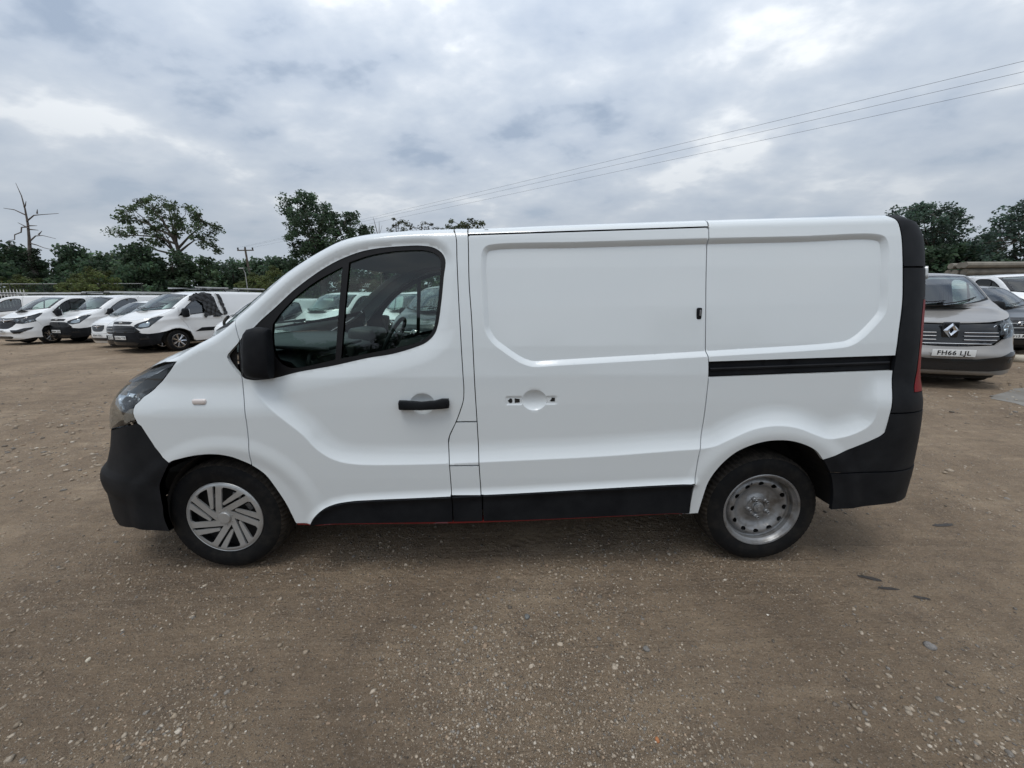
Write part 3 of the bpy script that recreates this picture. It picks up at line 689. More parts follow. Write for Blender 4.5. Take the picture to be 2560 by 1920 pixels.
        B.panel('front_bumper', bumper_outline(B, top), body_m, van, step=step, off=.004, full=True, rim=.03)
        if style == 'white':
            B.panel('fog_lamp_recess', [f(.50, .60), f(.70, .60), f(.80, .66), (-1.93, .70), (-1.97, .62), f(.76, .46), f(.62, .46)], M['gloss'], van, step=step, off=.012, rim=.01, gap=0)
            B.panel('lower_grille', [(-3.05, .36), f(.5, .36), f(.58, .33), f(.5, .26), (-3.05, .26)], M['gloss'], van, step=step, off=.012, full=True, rim=0, gap=0)
        else:
            B.panel('lower_grille', [(-3.05, .475), f(.3, .48), f(.58, .53), f(.74, .60), (-1.95, .60), (-1.93, .47), f(.78, .33), f(.5, .29), (-3.05, .285)], M['gloss'], van, step=step, off=.012, full=True, rim=.01, gap=0)
            b_ = MB()
            for s_ in (1, -1):
                q, n_ = B.pos([f(.735, .47)], .015); q = Vector((q[0][0], q[0][1]*s_, q[0][2])); n_ = Vector((n_[0][0], n_[0][1]*s_, 0)); b_.tube([q-n_*.02, q+n_*.012], [.045, .04], 16)
            b_.build('fog_lamp', M['lens'], van)
    B.panel('bumper_skirt', [(-3.05, .215), (-2.5, .22), (-2.2, .25), (-1.93, .305), (-1.9, .22), (-2.2, .15), (-3.05, .13)], M['under'], van, step=.08, off=-.07, full=True, rim=0, gap=0, raw=True)

def mirror_part(van, x=-1.24, z=1.2, m=None, y=.93, s=1.0, folded=False):
    w = empty('wing_mirror', (x, -y, z), 0, van)
    b = MB(); mm = m or M['trim']
    # housing: rounded sections; open (running outwards) or folded flat along the door
    V = []; F = []; n = 24
    if folded: secs = [(-.088, .020, .085, -.004, -.03), (-.080, .036, .118, 0, -.04), (-.055, .048, .140, 0, -.048), (-.01, .056, .150, 0, -.055), (.03, .058, .152, -.002, -.055), (.062, .052, .150, -.006, -.05), (.072, .046, .145, -.008, -.045), (.074, .036, .135, -.008, -.04)]
    else: secs = [(-.02, .055, .075, 0.0, 0), (-.05, .08, .125, .01, 0), (-.09, .094, .15, .02, 0), (-.16, .096, .155, .02, 0), (-.215, .088, .145, .02, 0), (-.24, .07, .12, .02, 0), (-.252, .035, .07, .02, 0)]
    for (t, h1, h2, oz, oy) in secs:
        for j in range(n):
            a = 2*math.pi*j/n; c_, s_ = math.cos(a), math.sin(a); p_ = 3.4
            A = math.copysign(abs(c_)**(2/p_), c_); B_ = math.copysign(abs(s_)**(2/p_), s_)
            if folded: V.append((t+.022*(oz+h2*B_)/.15*(1 if t < 0 else .55), oy-.02+h1*A*(1.0 if A < 0 else .6), oz+h2*B_))
            else: V.append((h1*A*(1.0 if c_ < 0 else .8), t, oz+h2*B_))
    for i in range(len(secs)-1):
        for j in range(n): F.append((i*n+j, i*n+(j+1) % n, (i+1)*n+(j+1) % n, (i+1)*n+j))
    F.append(tuple(range(n))); F.append(tuple((len(secs)-1)*n+j for j in range(n-1, -1, -1)))
    if folded: F = [f_[::-1] for f_ in F]
    b.add(V, F); b.build('mirror_housing', mm, w)
    b = MB(); b.box((.072, -.14, .025) if not folded else (0, -.022, 0), (.016, .16, .24) if not folded else (.09, .010, .19), bev=.004); b.build('mirror_glass', M['chrome'] if not folded else M['gloss'], w)
    b = MB(); b.box((0, .015, -.03) if not folded else (-.03, .03, -.10), (.10, .09, .10), bev=.015); b.build('mirror_arm', M['trim'], w)
    w.scale = (s, s, s)
    w2 = copy_tree(w, van); w2.location = (x, y, z); w2.scale = (s, -s, s)
    return w

def build_van_A(name, style, body_m, step, detail=False, plate=None, hub=alloy_wheel, B=None):
    """the mid-size panel van: used for the near van (detail) and, coarser, for its sisters in the yard"""
    van = empty(name); B = B or (bodyA if detail else bodyAlo)
    X = extraA if detail else None; pk = dict(step=step, extra=X, estep=.012 if detail else .05)
    fa = arr('front_arch'); fasm = catmull(fa, .02); dseam = sm('seam_door_front'); saild = sm('sail', .015)
    i_top = int(np.argmin(np.hypot(fasm[:, 0]+1.289, fasm[:, 1]-.689))); i_bump = int(np.argmin(np.hypot(fasm[:, 0]+1.689, fasm[:, 1]-.706)))
    wscr = np.array([(-1.335, 1.463), (-1.318, 1.42), (-1.31, 1.384), (-1.299, 1.349)])
    # fender
    fender = [(-1.80, 1.236)]+list(edge_between(edgeA, -1.785, -1.335))+list(wscr[1:])+list(saild[1:])+list(dseam[1:])+list(fasm[i_bump:i_top][::-1])+list(arr('bumper_edge')[::-1][1:])+list(arr('lamp_low')[::-1])
    fn, ff = B.panel('front_wing', fender, body_m, van, **pk)
    # front door
    sr = sm('seam_door_rear'); zed = B.ez(-.188)
    dsr = [q for q in sr if q[1] < zed-.01 and q[1] > .352]
    st = catmull(silltop, .02); st_door = [q for q in st if q[0] < -.232]
    door = list(edge_between(edgeA, -1.335, -.19))+[q for q in dsr if q[1] > .50]+st_door[::-1]+[(-1.02, .342), (-1.098, .342)]+list(fasm[i_top:-1][::-1])+list(dseam[::-1])[1:]+list(wscr[::-1])[0:-1]
    wo_ = list(winA)
    # the sail corner lies on the door's front edge: the opening starts just inside it
    dn, df = B.panel('front_door', [q for q in door], body_m, van, holes=[inset(dedupe(winA), .004)], **pk)
    for d_ in (dn, df):
        mir = d_ is df
        gq, gm = catmull(arr('glass_quarter')[[0, 1, 2, 3, 4]], .02), np.vstack([catmull(arr('glass_main'), .02), [(-.778, 1.33), (-.757, 1.52)]])
        gq = np.vstack([gq, [(-.792, 1.5), (-.817, 1.27), (-.82, 1.246)], catmull(arr('glass_quarter')[5:], .02)[1:]])
        seal = B.panel('window_seal', winA, M['seal'], None, holes=[gq, gm], step=max(step, .02), off=-.002 if not mir else -.002, rim=.02, gap=.001, mirror=False, estep=.015 if detail else .05)
        g1 = B.panel('quarter_glass', gq, M['glass'], None, step=.05, off=-.014, rim=0, gap=-.004, mirror=False)
        g2 = B.panel('door_glass', gm, M['glass'], None, step=.05, off=-.014, rim=0, gap=-.004, mirror=False)
        for q in (seal, g1, g2): q.parent = d_
        # handle
        h = MB(); P0, n0 = B.pos([(-.372, 1.006)], .0, True); c = Vector(P0[0]); c.y -= .022
        pts = [(-.488, 1.006), (-.45, 1.008), (-.37, 1.004), (-.30, 1.008), (-.262, 1.013), (-.228, 1.013)]
        V = []; F = []
        for i, (u_, z_) in enumerate(pts):
            hw = (.025, .025, .022, .023, .027, .025)[i]; yy = float(SA.P(u_, z_)[1])-.004-(.028, .04, .043, .042, .038, .03)[i]; yb = yy+.026
            for (dz, y_) in ((-hw, yb), (-hw*.9, yy+.004), (-hw*.5, yy), (hw*.5, yy), (hw*.9, yy+.004), (hw, yb)): V.append((u_, y_, z_+dz))
        for i in range(5):
            for j in range(6): F.append((i*6+j, i*6+(j+1) % 6, (i+1)*6+(j+1) % 6, (i+1)*6+j))
        F += [tuple(range(6)), tuple(range(35, 29, -1))]; h.add(V, F); h.box((-.478, c.y+.012, 1.006), (.022, .05, .034), bev=.004); h.box((-.243, c.y+.012, 1.013), (.03, .05, .036), bev=.005)
        h.lathe([(.008, -.0), (.008, -.004), (.006, -.004), (.006, 0)], 14, 0, (-.243, c.y-.012, 1.013))
        hh = h.build('door_handle', M['trim'], d_)
    # pillar between the doors, three pieces
    sf = sm('seam_slide_front'); tp = B.ez(-.15)
    def seam_x(s_, z_): return float(np.interp(-z_, -s_[:, 1], s_[:, 0]))
    def pil(z0, z1, top=False):
        zz = np.linspace(z0, z1, max(3, int(abs(z1-z0)/.03)))
        l_ = [(seam_x(sr, z_), z_) for z_ in zz]; r_ = [(seam_x(sf, z_), z_) for z_ in zz[::-1]]
        if top: l_[-1] = (-.19, B.ez(-.19)); r_[0] = (-.118, B.ez(-.118))
        return l_+r_
    B.panel('pillar_panel', pil(.908, 1.906, True), body_m, van, **pk)
    B.panel('fuel_flap', pil(.674, .905), body_m, van, **pk)
    B.panel('pillar_panel', pil(.505, .671), body_m, van, **pk)
    # sliding door, roof strip
    rr_ = arr('seam_slide_rear'); rs = catmull(rr_[2:], .03)
    st_sl = [q for q in st if -.062 < q[0] < 1.084]
    sd_ = [(-.106, 1.869), (1.118, 1.900), (1.129, 1.892)]+list(rs)+st_sl[::-1]+[(seam_x(sf, z_), z_) for z_ in np.linspace(.508, 1.83, 44)]+[(-.114, 1.862)]
    sdn, sdf = B.panel('sliding_door', sd_, body_m, van, **pk)
    B.panel('roof_strip', [(-.114, 1.8725), (1.128, 1.9035)]+list(edge_between(edgeA, 1.13, -.116)), body_m, van, step=.014, extra=X, estep=.012)
    # rear quarter, above and below the slide rail
    be = arr('black_edge'); bes = catmull(be[:12], .03)
    up_ = list(edge_between(edgeA, 1.132, 2.086))+[q for q in bes if q[1] > 1.245]+[(2.123, 1.237)]+[(1.136, 1.214)]+[(seam_x(rs, z_), z_) for z_ in np.linspace(1.24, 1.88, 24)]
    B.panel('rear_quarter', up_, body_m, van, **pk)
    ra = catmull(arr('rear_arch'), .02); i_b = int(np.argmin(np.hypot(ra[:, 0]-1.781, ra[:, 1]-.68)))
    lo_ = [(1.1385, 1.135), (2.116, 1.162)]+[q for q in bes if q[1] < 1.15]+list(catmull(be[11:], .03)[1:])+list(ra[:i_b][::-1])+[(1.04, .372), (1.075, .384)]+[(1.083, .468), (1.09, .559)]+[(seam_x(rs, z_), z_) for z_ in np.linspace(.58, 1.12, 24)]
    B.panel('rear_quarter', lo_, body_m, van, **pk)
    rl = [(1.137, 1.138), (2.115, 1.165), (2.12, 1.235), (1.139, 1.211)]
    B.panel('slide_rail', rl, M['trim'], van, step=.05, off=-.022, rim=0, gap=0, estep=.03, raw=False)
    b = MB(); q0 = SA.P(1.15, 1.175); q1 = SA.P(2.1, 1.2)
    b.tube([(q0[0], (q0[1]+.010), 1.174), (q1[0], (q1[1]+.010), 1.200)], .008, 6)
    l1 = b.build('rail_lip', M['trim'], van); l2 = l1.copy(); COL.objects.link(l2); l2.scale = (1, -1, 1)
    # rear black corner: top cap, pillar, bumper, wrapping round the tail
    zt = 1.966; UR = SA.xsr+SA.lr
    rt_m = M['trim'] if style == 'black' else body_m
    cap = list(edge_between(edgeA, 2.09, 2.9))+[(2.9, 1.70), (2.141, 1.693)]+[q for q in bes[::-1] if q[1] > 1.70]
    B.panel('rear_top_cap', cap, rt_m, van, step=.03 if detail else .06, off=.001, estep=.03)
    tail = [(2.272, 1.525), (2.262, 1.44), (2.262, 1.25), (2.25, 1.15), (2.225, 1.075), (2.222, 1.043), (2.50, 1.03), (2.50, 1.53)]
    pil_ = [(2.141, 1.689), (2.9, 1.696), (2.9, .93), (2.104, .938)]+[q for q in bes[::-1] if .94 < q[1] < 1.685]
    B.panel('rear_pillar_trim', pil_, rt_m, van, holes=[tail], step=.03 if detail else .06, off=.002, estep=.03)
    tl = B.panel('tail_light', tail, M['redlens'], van, step=.03, off=.003, rim=.02, gap=.001)
    tl[0]['label'] = 'tall red tail lamp wrapping the rear corner'
    bump_ = [(2.102, .935)]+[(2.9, .927), (2.9, .605), (2.3, .607), (1.829, .607)]+list(ra[i_b:])[:-1][0:1]
    i_l = int(np.argmin(np.abs(ra[i_b:, 1]-.607)))+i_b
    bump_ = [(2.102, .935), (2.9, .927), (2.9, .612), (1.832, .607)]+list(ra[i_b:i_l][::-1])+list(catmull(be[11:], .03)[::-1])[:-1]
    B.panel('rear_bumper', bump_, M['trim'], van, step=.03 if detail else .06, off=.003, estep=.02)
    low_ = [(1.834, .604), (2.9, .608), (2.9, .40), (2.33, .415), (2.154, .412), (1.874, .384)]+list(ra[i_l+1:][::-1])
    B.panel('rear_bumper', low_, M['trim'], van, step=.03 if detail else .06, off=.006, estep=.02)
    if detail:
        for (z0, z1, u0, u1) in ((1.635, 1.70, 2.335, 2.48), (.955, 1.0, 2.42, 2.5)):
            B.panel('door_hinge', [(u0, z0), (u1, z0), (u1, z1), (u0+.004, z1)], M['white'], van, step=.03, off=.012, rim=.02, gap=0, mirror=True, raw=True)
    # sill mouldings and painted sill
    def sillseg(a, b_):
        t_ = [q for q in st if a+.002 < q[0] < b_-.002]; bt = lambda u_: float(np.interp(u_, [-1.1, -.288, .142, 1.071], [.342, .344, .348, .381]))
        out = [(a, float(np.interp(a, st[:, 0], st[:, 1])))]+t_+[(b_, float(np.interp(b_, st[:, 0], st[:, 1])))]
        return out+[(u_, bt(u_)) for u_ in np.linspace(b_, a, 8)]
    for a, b_ in ((-1.005, -.230), (-.226, -.066), (-.060, 1.078)):
        B.panel('sill_moulding', sillseg(a, b_), M['trim'], van, step=.02 if detail else .06, off=.010, gap=.001, rim=.03, estep=.015 if detail else .06)
    B.panel('painted_sill', [(-1.098, .341), (-.2, .341), (.142, .345), (1.071, .378), (1.071, .366), (.142, .330), (-.2, .322), (-1.098, .326)], M['red'] if style == 'black' else body_m, van, step=.05, off=-.012, rim=.05, gap=0)
    # dark inner skin behind the shut lines
    inner = [(-1.26, 1.20), (-1.30, 1.40), (-.95, 1.70)]
    skin = list(edge_between(edgeA, -1.75, 2.4))+[(2.4, .45), (1.95, .45), (1.9, .80), (1.52, .95), (1.1, .80), (1.04, .40), (-1.02, .36), (-1.05, .78), (-1.43, .90), (-1.80, .80), (-1.84, .93)]
    hw = inset(dedupe(winA), -.012)
    B.panel('inner_skin', skin, M['under'], van, holes=[hw], step=.06, off=-.032, rim=0, gap=.02, estep=.04, raw=True)
    # bonnet, windscreen, roof
    us = np.concatenate([np.linspace(-3.045, -2.3, 14), np.linspace(-2.25, -1.40, 26)])
    loft('bonnet', us, -1, 1, 33, body_m, van, centreA, B)
    loft('scuttle', np.linspace(-1.405, -1.335, 4), -1, 1, 33, M['trim'], van, centreA, B, -.004)
    uw = np.linspace(-1.338, -.80, 22)
    loft('windscreen_pillar', uw, -1, -.93, 4, body_m if style == 'black' else M['gloss'], van, centreA, B); loft('windscreen_pillar', uw, .93, 1, 4, body_m if style == 'black' else M['gloss'], van, centreA, B)
    loft('windscreen', uw, -.935, .935, 30, M['wglass'], van, centreA, B, -.004)
    ur = np.concatenate([np.linspace(-.80, -.2, 14), np.linspace(-.1, 2.1, 24)])
    loft('roof', ur, -1, 1, 25, body_m, van, centreA, B)
    loft('rear_roof_cap', np.linspace(2.1, 3.36, 30), -1, 1, 17, rt_m, van, lambda u, xe, ze: (xe, ze+.045*(1-smooth((u-2.3)/.8))), B)
    # tail doors (closed behind the corner trim)
    V = []; F = []; zz = np.linspace(.62, 1.955, 8); uu = np.linspace(2.86, UR, 8)
    for z_ in zz:
        P_, _ = B.pos([(u_, z_) for u_ in uu], .0, True); V += [tuple(q) for q in P_]
    F = [(i*8+j, i*8+j+1, (i+1)*8+j+1, (i+1)*8+j) for i in range(7) for j in range(7)]
    mb = MB(); mb.add(V, F); mb.add([(x, -y, z) for x, y, z in V], [f_[::-1] for f_ in F]); mb.build('rear_door', body_m, van)
    V = []; zz = np.linspace(1.70, 1.966, 5)
    # arch liners and floor
    for (ax, az, ar) in ((-1.425, .335, .43), (1.505, .37, .44)):
        n = 24; V = []
        for j in range(n+1):
            a = -.02+(math.pi+.04)*j/n
            for yy in (-.93, -.62): V.append((ax+ar*math.cos(a), yy, az+ar*math.sin(a)))
        V.append((ax, -.60, az)); F = [(2*j, 2*j+1, 2*j+3, 2*j+2) for j in range(n)]+[(2*j+1, 2*n+2, 2*j+3) for j in range(n)]
        l1 = mesh('arch_liner', V, F, M['under'], van, False); l2 = l1.copy(); COL.objects.link(l2); l2.scale = (1, -1, 1)
    b = MB(); b.box((.0, 0, .40), (2.0, 1.80, .08)); b.box((0, 0, .42), (4.3, 1.18, .12)); b.tube([(-1.5, -.62, .33), (-1.5, .62, .33)], .04, 8); b.tube([(1.55, -.62, .33), (1.55, .62, .33)], .05, 8); b.build('underbody', M['under'], van)
    b = MB(); b.tube([(.6, .3, .27), (2.2, .45, .27)], .04, 10); b.build('exhaust', M['steelb'], van)
    front_face_A(B, van, style, body_m, step if detail else .05)
    mirror_part(van, *((-1.175, 1.29, None, .925, .86, True) if detail else (-1.235, 1.215, None, .895)))
    # cabin
    zt_ = 1.17
    b = MB(); n = 11; V = []; F = []
    prof = [(-1.92, 1.285), (-1.75, 1.305), (-1.45, 1.285), (-1.25, 1.27), (-1.12, 1.235), (-1.06, 1.17), (-1.08, 1.10), (-1.16, 1.02), (-1.20, .90), (-1.22, .70)]
    ys_ = np.linspace(-.80, .80, n)
    for (x_, z_) in prof:
        for y_ in ys_: V.append((x_+(.10*(y_/.8)**2 if x_ < -1.4 else 0)+(.5*(y_/.8)**4*(1 if x_ < -1.6 else 0)), y_, z_-.02*(y_/.8)**2))
    F = [(i*n+j, i*n+j+1, (i+1)*n+j+1, (i+1)*n+j) for i in range(len(prof)-1) for j in range(n-1)]; b.add(V, F); b.build('dashboard', M['dash'], van)
    if detail:
        b = MB(); b.box((-1.09, 0, 1.10), (.10, .34, .30), Matrix.Rotation(.25, 3, 'Y'), bev=.02); b.box((-1.02, .02, .93), (.2, .30, .25), bev=.03); b.box((-1.06, -.52, 1.19), (.05, .42, .05), bev=.012); b.build('centre_console', M['dash2'], van)
        b = MB(); b.box((-1.035, .0, 1.12), (.012, .17, .10), Matrix.Rotation(.25, 3, 'Y'), bev=.003); b.build('radio_screen', M['screen'], van)
        for yy in (-.70, -.28, .28): 
            b = MB(); b.lathe([(.055, .0), (.055, -.012), (.045, -.016), (.04, -.004), (0, -.002)], 20); v_ = b.build('air_vent', M['dash2'], van); v_.rotation_euler = (0, .0, math.pi/2); v_.location = (-1.055, yy, 1.205)
        b = MB(); b.box((-1.15, -.50, 1.29), (.45, .5, .02), Matrix.Rotation(.05, 3, 'Y'), bev=.008); b.build('dash_shelf', M['dash'], van)
    b = MB(); b.box((-1.12, .42, 1.27), (.22, .38, .12), Matrix.Rotation(.1, 3, 'Y'), bev=.04); b.tube([(-1.2, .42, 1.12), (-.93, .42, 1.22)], .035, 10); b.build('instrument_hood', M['dash2'], van)
    b = MB(); n = 30; V = [];
    tilt = Matrix.Rotation(math.radians(-62), 3, 'Y'); cc = Vector((-.90, .42, 1.235))
    ring = [cc+tilt @ Vector((.19*math.cos(a), .19*math.sin(a), 0)) for a in np.linspace(0, 2*math.pi, n+1)]
    b.tube(ring, .017, 8, cap=False); b.box(cc+tilt @ Vector((0, 0, -.02)), (.13, .17, .05), tilt, bev=.02)
    for a in (math.radians(90), math.radians(270), math.radians(180)): b.tube([cc+tilt @ Vector((.05*math.cos(a), .05*math.sin(a), -.02)), cc+tilt @ Vector((.185*math.cos(a), .185*math.sin(a), 0))], .016, 6)
    b.build('steering_wheel', M['dash2'], van)
    b = MB()
    V, F = B.chord_surface(np.linspace(-.82, -.05, 10), centreA, 14, -.93, .93, -.045); b.add(V, F); b.build('headlining', M['lining'], van)
    pl = list(edge_between(edgeA, -1.30, -.12))+[(-.12, .50), (-.9, .50), (-1.05, .75), (-1.25, .95), (-1.27, 1.14)]
    B.panel('door_lining', pl, M['lining2'], van, holes=[hw], step=.06, off=-.05, rim=0, gap=.0, estep=.04, raw=True)
    b = MB(); b.box((-.02, 0, 1.14), (.02, 1.62, 1.52)); b.box((-.6, 0, .62), (1.3, 1.64, .05)); b.build('bulkhead', M['lining2'], van)
    b = MB(); b.box((-.42, -.35, .86), (.50, .86, .18), bev=.05); b.box((-.14, -.35, 1.10), (.12, .86, .42), bev=.04); b.box((-.42, .45, .86), (.50, .48, .18), bev=.05); b.box((-.14, .45, 1.12), (.12, .48, .46), bev=.04); b.build('seat', M['seat'], van)
    # wipers
    for (ya, yb) in ((.50, -.08), (-.02, -.56)):
        b = MB(); pts = []
        for t_ in np.linspace(0, 1, 8):
            q = (ya+(yb-ya)*t_)/.80; u_ = -1.325+.05*t_; E_, _ = B.pos([(u_, B.ez(u_))]); xe, ye, ze = E_[0]; xc_, zc_ = centreA(u_, xe, ze); k = 1-q*q
            pts.append((xe+(xc_-xe)*k-.012, q*abs(ye), ze+(zc_-ze)*k+.012))
        b.tube(pts, .009, 5); b.build('wiper', M['seal'], van)
    # wheels
    if detail:
        w1 = place_wheel(hubcap_wheel, -1.549, .335, van); w1['label'] = 'front wheel with a silver swirl spoke hubcap'
        w2 = place_wheel(steel_wheel, 1.549, .335, van); w2['label'] = 'rear wheel with a bare silver steel disc'
        place_wheel(None, -1.549, .335, van, near=False, share=w1); place_wheel(None, 1.549, .335, van, near=False, share=w2)
    else:
        w1 = place_wheel(hub, -1.549, .335, van)
        for (x_, nr) in ((1.549, True), (-1.549, False), (1.549, False)): place_wheel(None, x_, .335, van, near=nr, share=w1)
    if plate: number_plate(van, float(SA.P(UC, .50)[0])-.05, .545 if style != 'diamond' else .575, plate)
    return van, dict(door=dn, slide=sdn)


# ------------------------------------------------------------------ other makes of van in the yard (lower, sharper nose)
SB = Surf(([.15, .25, .4, .7, 1.0, 1.15, 1.35, 1.6, 1.8, 2.0], [.94, .965, .985, .985, .965, .95, .915, .86, .81, .76]),
          ([.2, .3, .45, .6, .8, .9, 1.0, 1.1, 1.2], [-2.40, -2.46, -2.48, -2.47, -2.44, -2.42, -2.36, -2.25, -2.15]), ([.3, 1.8, 2.0], [2.5, 2.46, 2.35]), -1.25, 2.2, nf=2.9, nr=3.2, lf=1.75, lr=1.2)
edgeB = np.vstack([[(-3.02, 1.00), (-2.6, 1.01), (-2.35, 1.03), (-2.15, 1.08)], catmull([(-2.15, 1.08), (-1.95, 1.155), (-1.75, 1.225), (-1.55, 1.30), (-1.40, 1.38), (-1.2, 1.52), (-1.0, 1.665), (-.8, 1.78), (-.6, 1.85), (-.4, 1.885), (-.1, 1.90), (.6, 1.915), (2.1, 1.915)], .05)[1:], [(3.4, 1.90)]])
_cr = np.array([(-2.0, .95), (-1.7, 1.02), (-1.2, 1.05), (0, 1.06), (2.3, 1.07)])
def bumpB(u, z):
    p_ = np.stack([u, z], -1); d = seg_dist(p_, _cr); b = .018*np.clip(1-d/.06, 0, 1)
    for ax in (-1.467, 1.467):
        d = np.hypot(u-ax, z-.34)-.40; b += .03*smooth(1-np.abs(d-.02)/.09)
    return b
bodyB = Body(SB, edgeB, bumpB, yr=.05, rfade=(-2.0, -1.7))
UCB = SB.xsf-SB.lf
def centreB(u, xe, ze):
    if u < -1.38: t = smooth((u+2.6)/1.2); return xe+(-1.86-xe)*t*smooth((u+2.7)/1.0), np.interp(u, [-3.0, -2.4, -2.1, -1.7, -1.38], [ze, ze+.02, ze+.04, 1.25, 1.30])
    if u < -.72: return np.interp(u, [-1.38, -1.05, -.72], [-1.84, -1.40, -.92]), np.interp(u, [-1.38, -1.05, -.72], [1.31, 1.62, 1.875])
    return xe+np.interp(u, [-.72, -.3], [-.12, 0.0]), ze+.04
def arch_pts(ax, R, a0, a1, n=14): return [(ax+R*math.cos(a), .34+R*math.sin(a)) for a in np.linspace(math.radians(a0), math.radians(a1), n)]
def build_van_B(name, kind, body_m, plate=None, bumper='black', rack=None, glass='dglass', hub=None):
    van = empty(name); B = bodyB; f = B.front; st = .05
    pk = dict(step=st, estep=.045, gap=.003)
    A1 = arch_pts(-1.467, .40, 178, 0); A2 = arch_pts(1.467, .40, 180, 0)
    split = .62
    W_ = [(-1.40, 1.12), (-1.25, 1.27), (-1.05, 1.45), (-.85, 1.60), (-.66, 1.71), (-.5, 1.765), (-.3, 1.79), (-.14, 1.775), (-.09, 1.72), (-.07, 1.3), (-.12, 1.235), (-.5, 1.20), (-1.0, 1.145)]
    # front wing + door + side as separate panels
    ib = next(i for i, q in enumerate(A1) if q[1] > split)
    lamp = [f(.50, .80), f(.66, .76), f(.80, .80), (-1.95, .93), (-1.80, 1.12), (-1.93, 1.125), (-2.08, 1.075), f(.74, 1.0), f(.60, .93), f(.52, .87)]
    if kind == 'custom': noselow = [(-1.9, .62), f(.80, .60), f(.68, .62), f(.60, .68), f(.53, .82), f(.42, .85), f(.2, .855), (UCB, .855)]
    else: noselow = [(-1.9, .62), f(.80, .60), f(.62, .60), f(.48, .60), f(.3, .60), f(.2, .60), (UCB, .60)]
    wing = list(edge_between(edgeB, UCB, -1.34))+[(-1.345, 1.30), (-1.40, 1.12), (-1.30, 1.0), (-1.20, .85), (-1.13, .60)]
    a_ = [q for q in A1 if q[0] < -1.13 and q[1] > split]
    wing = wing+a_[::-1]+noselow
    B.panel('front_wing', wing, body_m, van, holes=[lamp], **pk)
    door = list(edge_between(edgeB, -1.335, -.05))+[(-.04, 1.3), (-.03, .9), (-.10, .30), (-1.0, .30)]+[q for q in A1 if q[0] > -1.12][::-1]+[(-1.13, .60), (-1.2, .85), (-1.30, 1.0), (-1.40, 1.12), (-1.345, 1.30)]
    dn, df = B.panel('front_door', door, body_m, van, holes=[inset(np.array(W_), .005)], **pk)
    for d_ in (dn, df):
        se = B.panel('window_seal', W_, M['seal'], None, holes=[inset(dedupe(resample(W_, .05)), .028)], step=.06, off=-.002, rim=0, gap=.001, mirror=False, estep=.05)
        g_ = B.panel('door_glass', inset(dedupe(resample(W_, .05)), .02), M[glass], None, step=.1, off=-.012, rim=0, gap=0, mirror=False, estep=.05)
        for q in (se, g_): q.parent = d_
    b = MB(); P_, _ = B.pos([(-.22, 1.08)]); b.box((-.20, P_[0][1]-.02, 1.08), (.24, .04, .045), bev=.012); b.build('door_handle', M['trim'], dn)
    side = list(edge_between(edgeB, -.045, 2.2))+[(2.9, 1.88), (2.9, .32)]+A2[::-1]+[(-.095, .30), (-.025, .9), (-.035, 1.3)]
    B.panel('side_panel', side, body_m, van, **pk)
    if kind == 'custom':
        B.panel('rub_strip', [(-.98, .60), (-.75, .72), (.9, .72), (.9, .60)], M['trim'], van, step=.1, off=.006, rim=.01, gap=0, estep=.08)
    bm_ = M['trim'] if bumper == 'black' else body_m
    low = [(UCB, .20), (-2.5, .205), (-2.2, .23), (-1.9, .28), (-1.87, .33)]+[q for q in A1 if q[1] <= split and q[0] < -1.5]+[(-1.80, split)]+noselow
    low = dedupe(np.array(low)); B.panel('front_bumper', [tuple(q) for q in low], bm_, van, step=st, off=.012, rim=.03, full=True, gap=.003)
    hl = empty('headlight', (0, 0, 0), 0, van)
    B.panel('lamp_bowl', lamp, M['gloss'], hl, step=st, off=-.05, rim=0, gap=0, mirror=False, raw=True)
    B.panel('lamp_lens', lamp, M['lens'], hl, step=st, off=.0, rim=.05, gap=0, mirror=False, raw=True)
    B.panel('lamp_reflector', [f(.60, .82), f(.72, .80), f(.80, .84), (-2.06, .93), (-2.1, .97), f(.70, .93), f(.62, .88)], M['lampin'], hl, step=st, off=-.025, rim=.02, gap=0, mirror=False, raw=True)
    h2 = copy_tree(hl, van); h2.scale = (1, -1, 1)
    x0 = float(SB.P(UCB, .93)[0])
    def bars(zs_, w_, m_, r_=.010, off=.012):
        for z in zs_:
            b_ = MB(); pts = []
            for ww in np.linspace(-w_, w_, 13):
                q, _ = B.pos([f(abs(ww), z)], off, True); pts.append((q[0][0], math.copysign(abs(q[0][1]), ww) if abs(ww) > 1e-6 else 0, z))
            b_.tube(pts, r_, 5); b_.build('grille_bar', m_, van)
    if kind == 'custom':
        B.panel('upper_grille', [(UCB, .985), f(.3, .98), f(.44, .965), f(.40, .90), (UCB, .895)], M['gloss'], van, step=st, off=.006, full=True, rim=.01, gap=0, raw=True)
        B.panel('grille', [(UCB, .84), f(.40, .84), f(.54, .80), f(.66, .68), f(.60, .655), (UCB, .65)], M['gloss'], van, step=st, off=.016, full=True, rim=.01, gap=0, raw=True)
        bars((.70, .745, .79), .52, M['chrome'] if bumper == 'chrome' else M['trim'], .010, .022); bars((.955, .92), .38, M['trim'], .006, .014)
        b = MB(); b.lathe([(.0, -.018), (.035, -.016), (.062, -.008), (.066, 0)], 24); e_ = b.build('oval_badge', M['alloy'], van); e_.scale = (1.25, 1, .55); e_.rotation_euler = (0, 0, -math.pi/2); e_.location = (x0-.01, 0, .94)
        B.panel('fog_lamp_recess', [f(.62, .56), f(.78, .55), f(.80, .44), f(.64, .43)], M['gloss'], van, step=st, off=.018, rim=0, gap=0, raw=True)
        B.panel('lower_grille', [(UCB, .36), f(.5, .36), f(.6, .33), f(.5, .26), (UCB, .26)], M['gloss'], van, step=st, off=.018, full=True, rim=0, gap=0, raw=True)
    elif kind == 'combo':
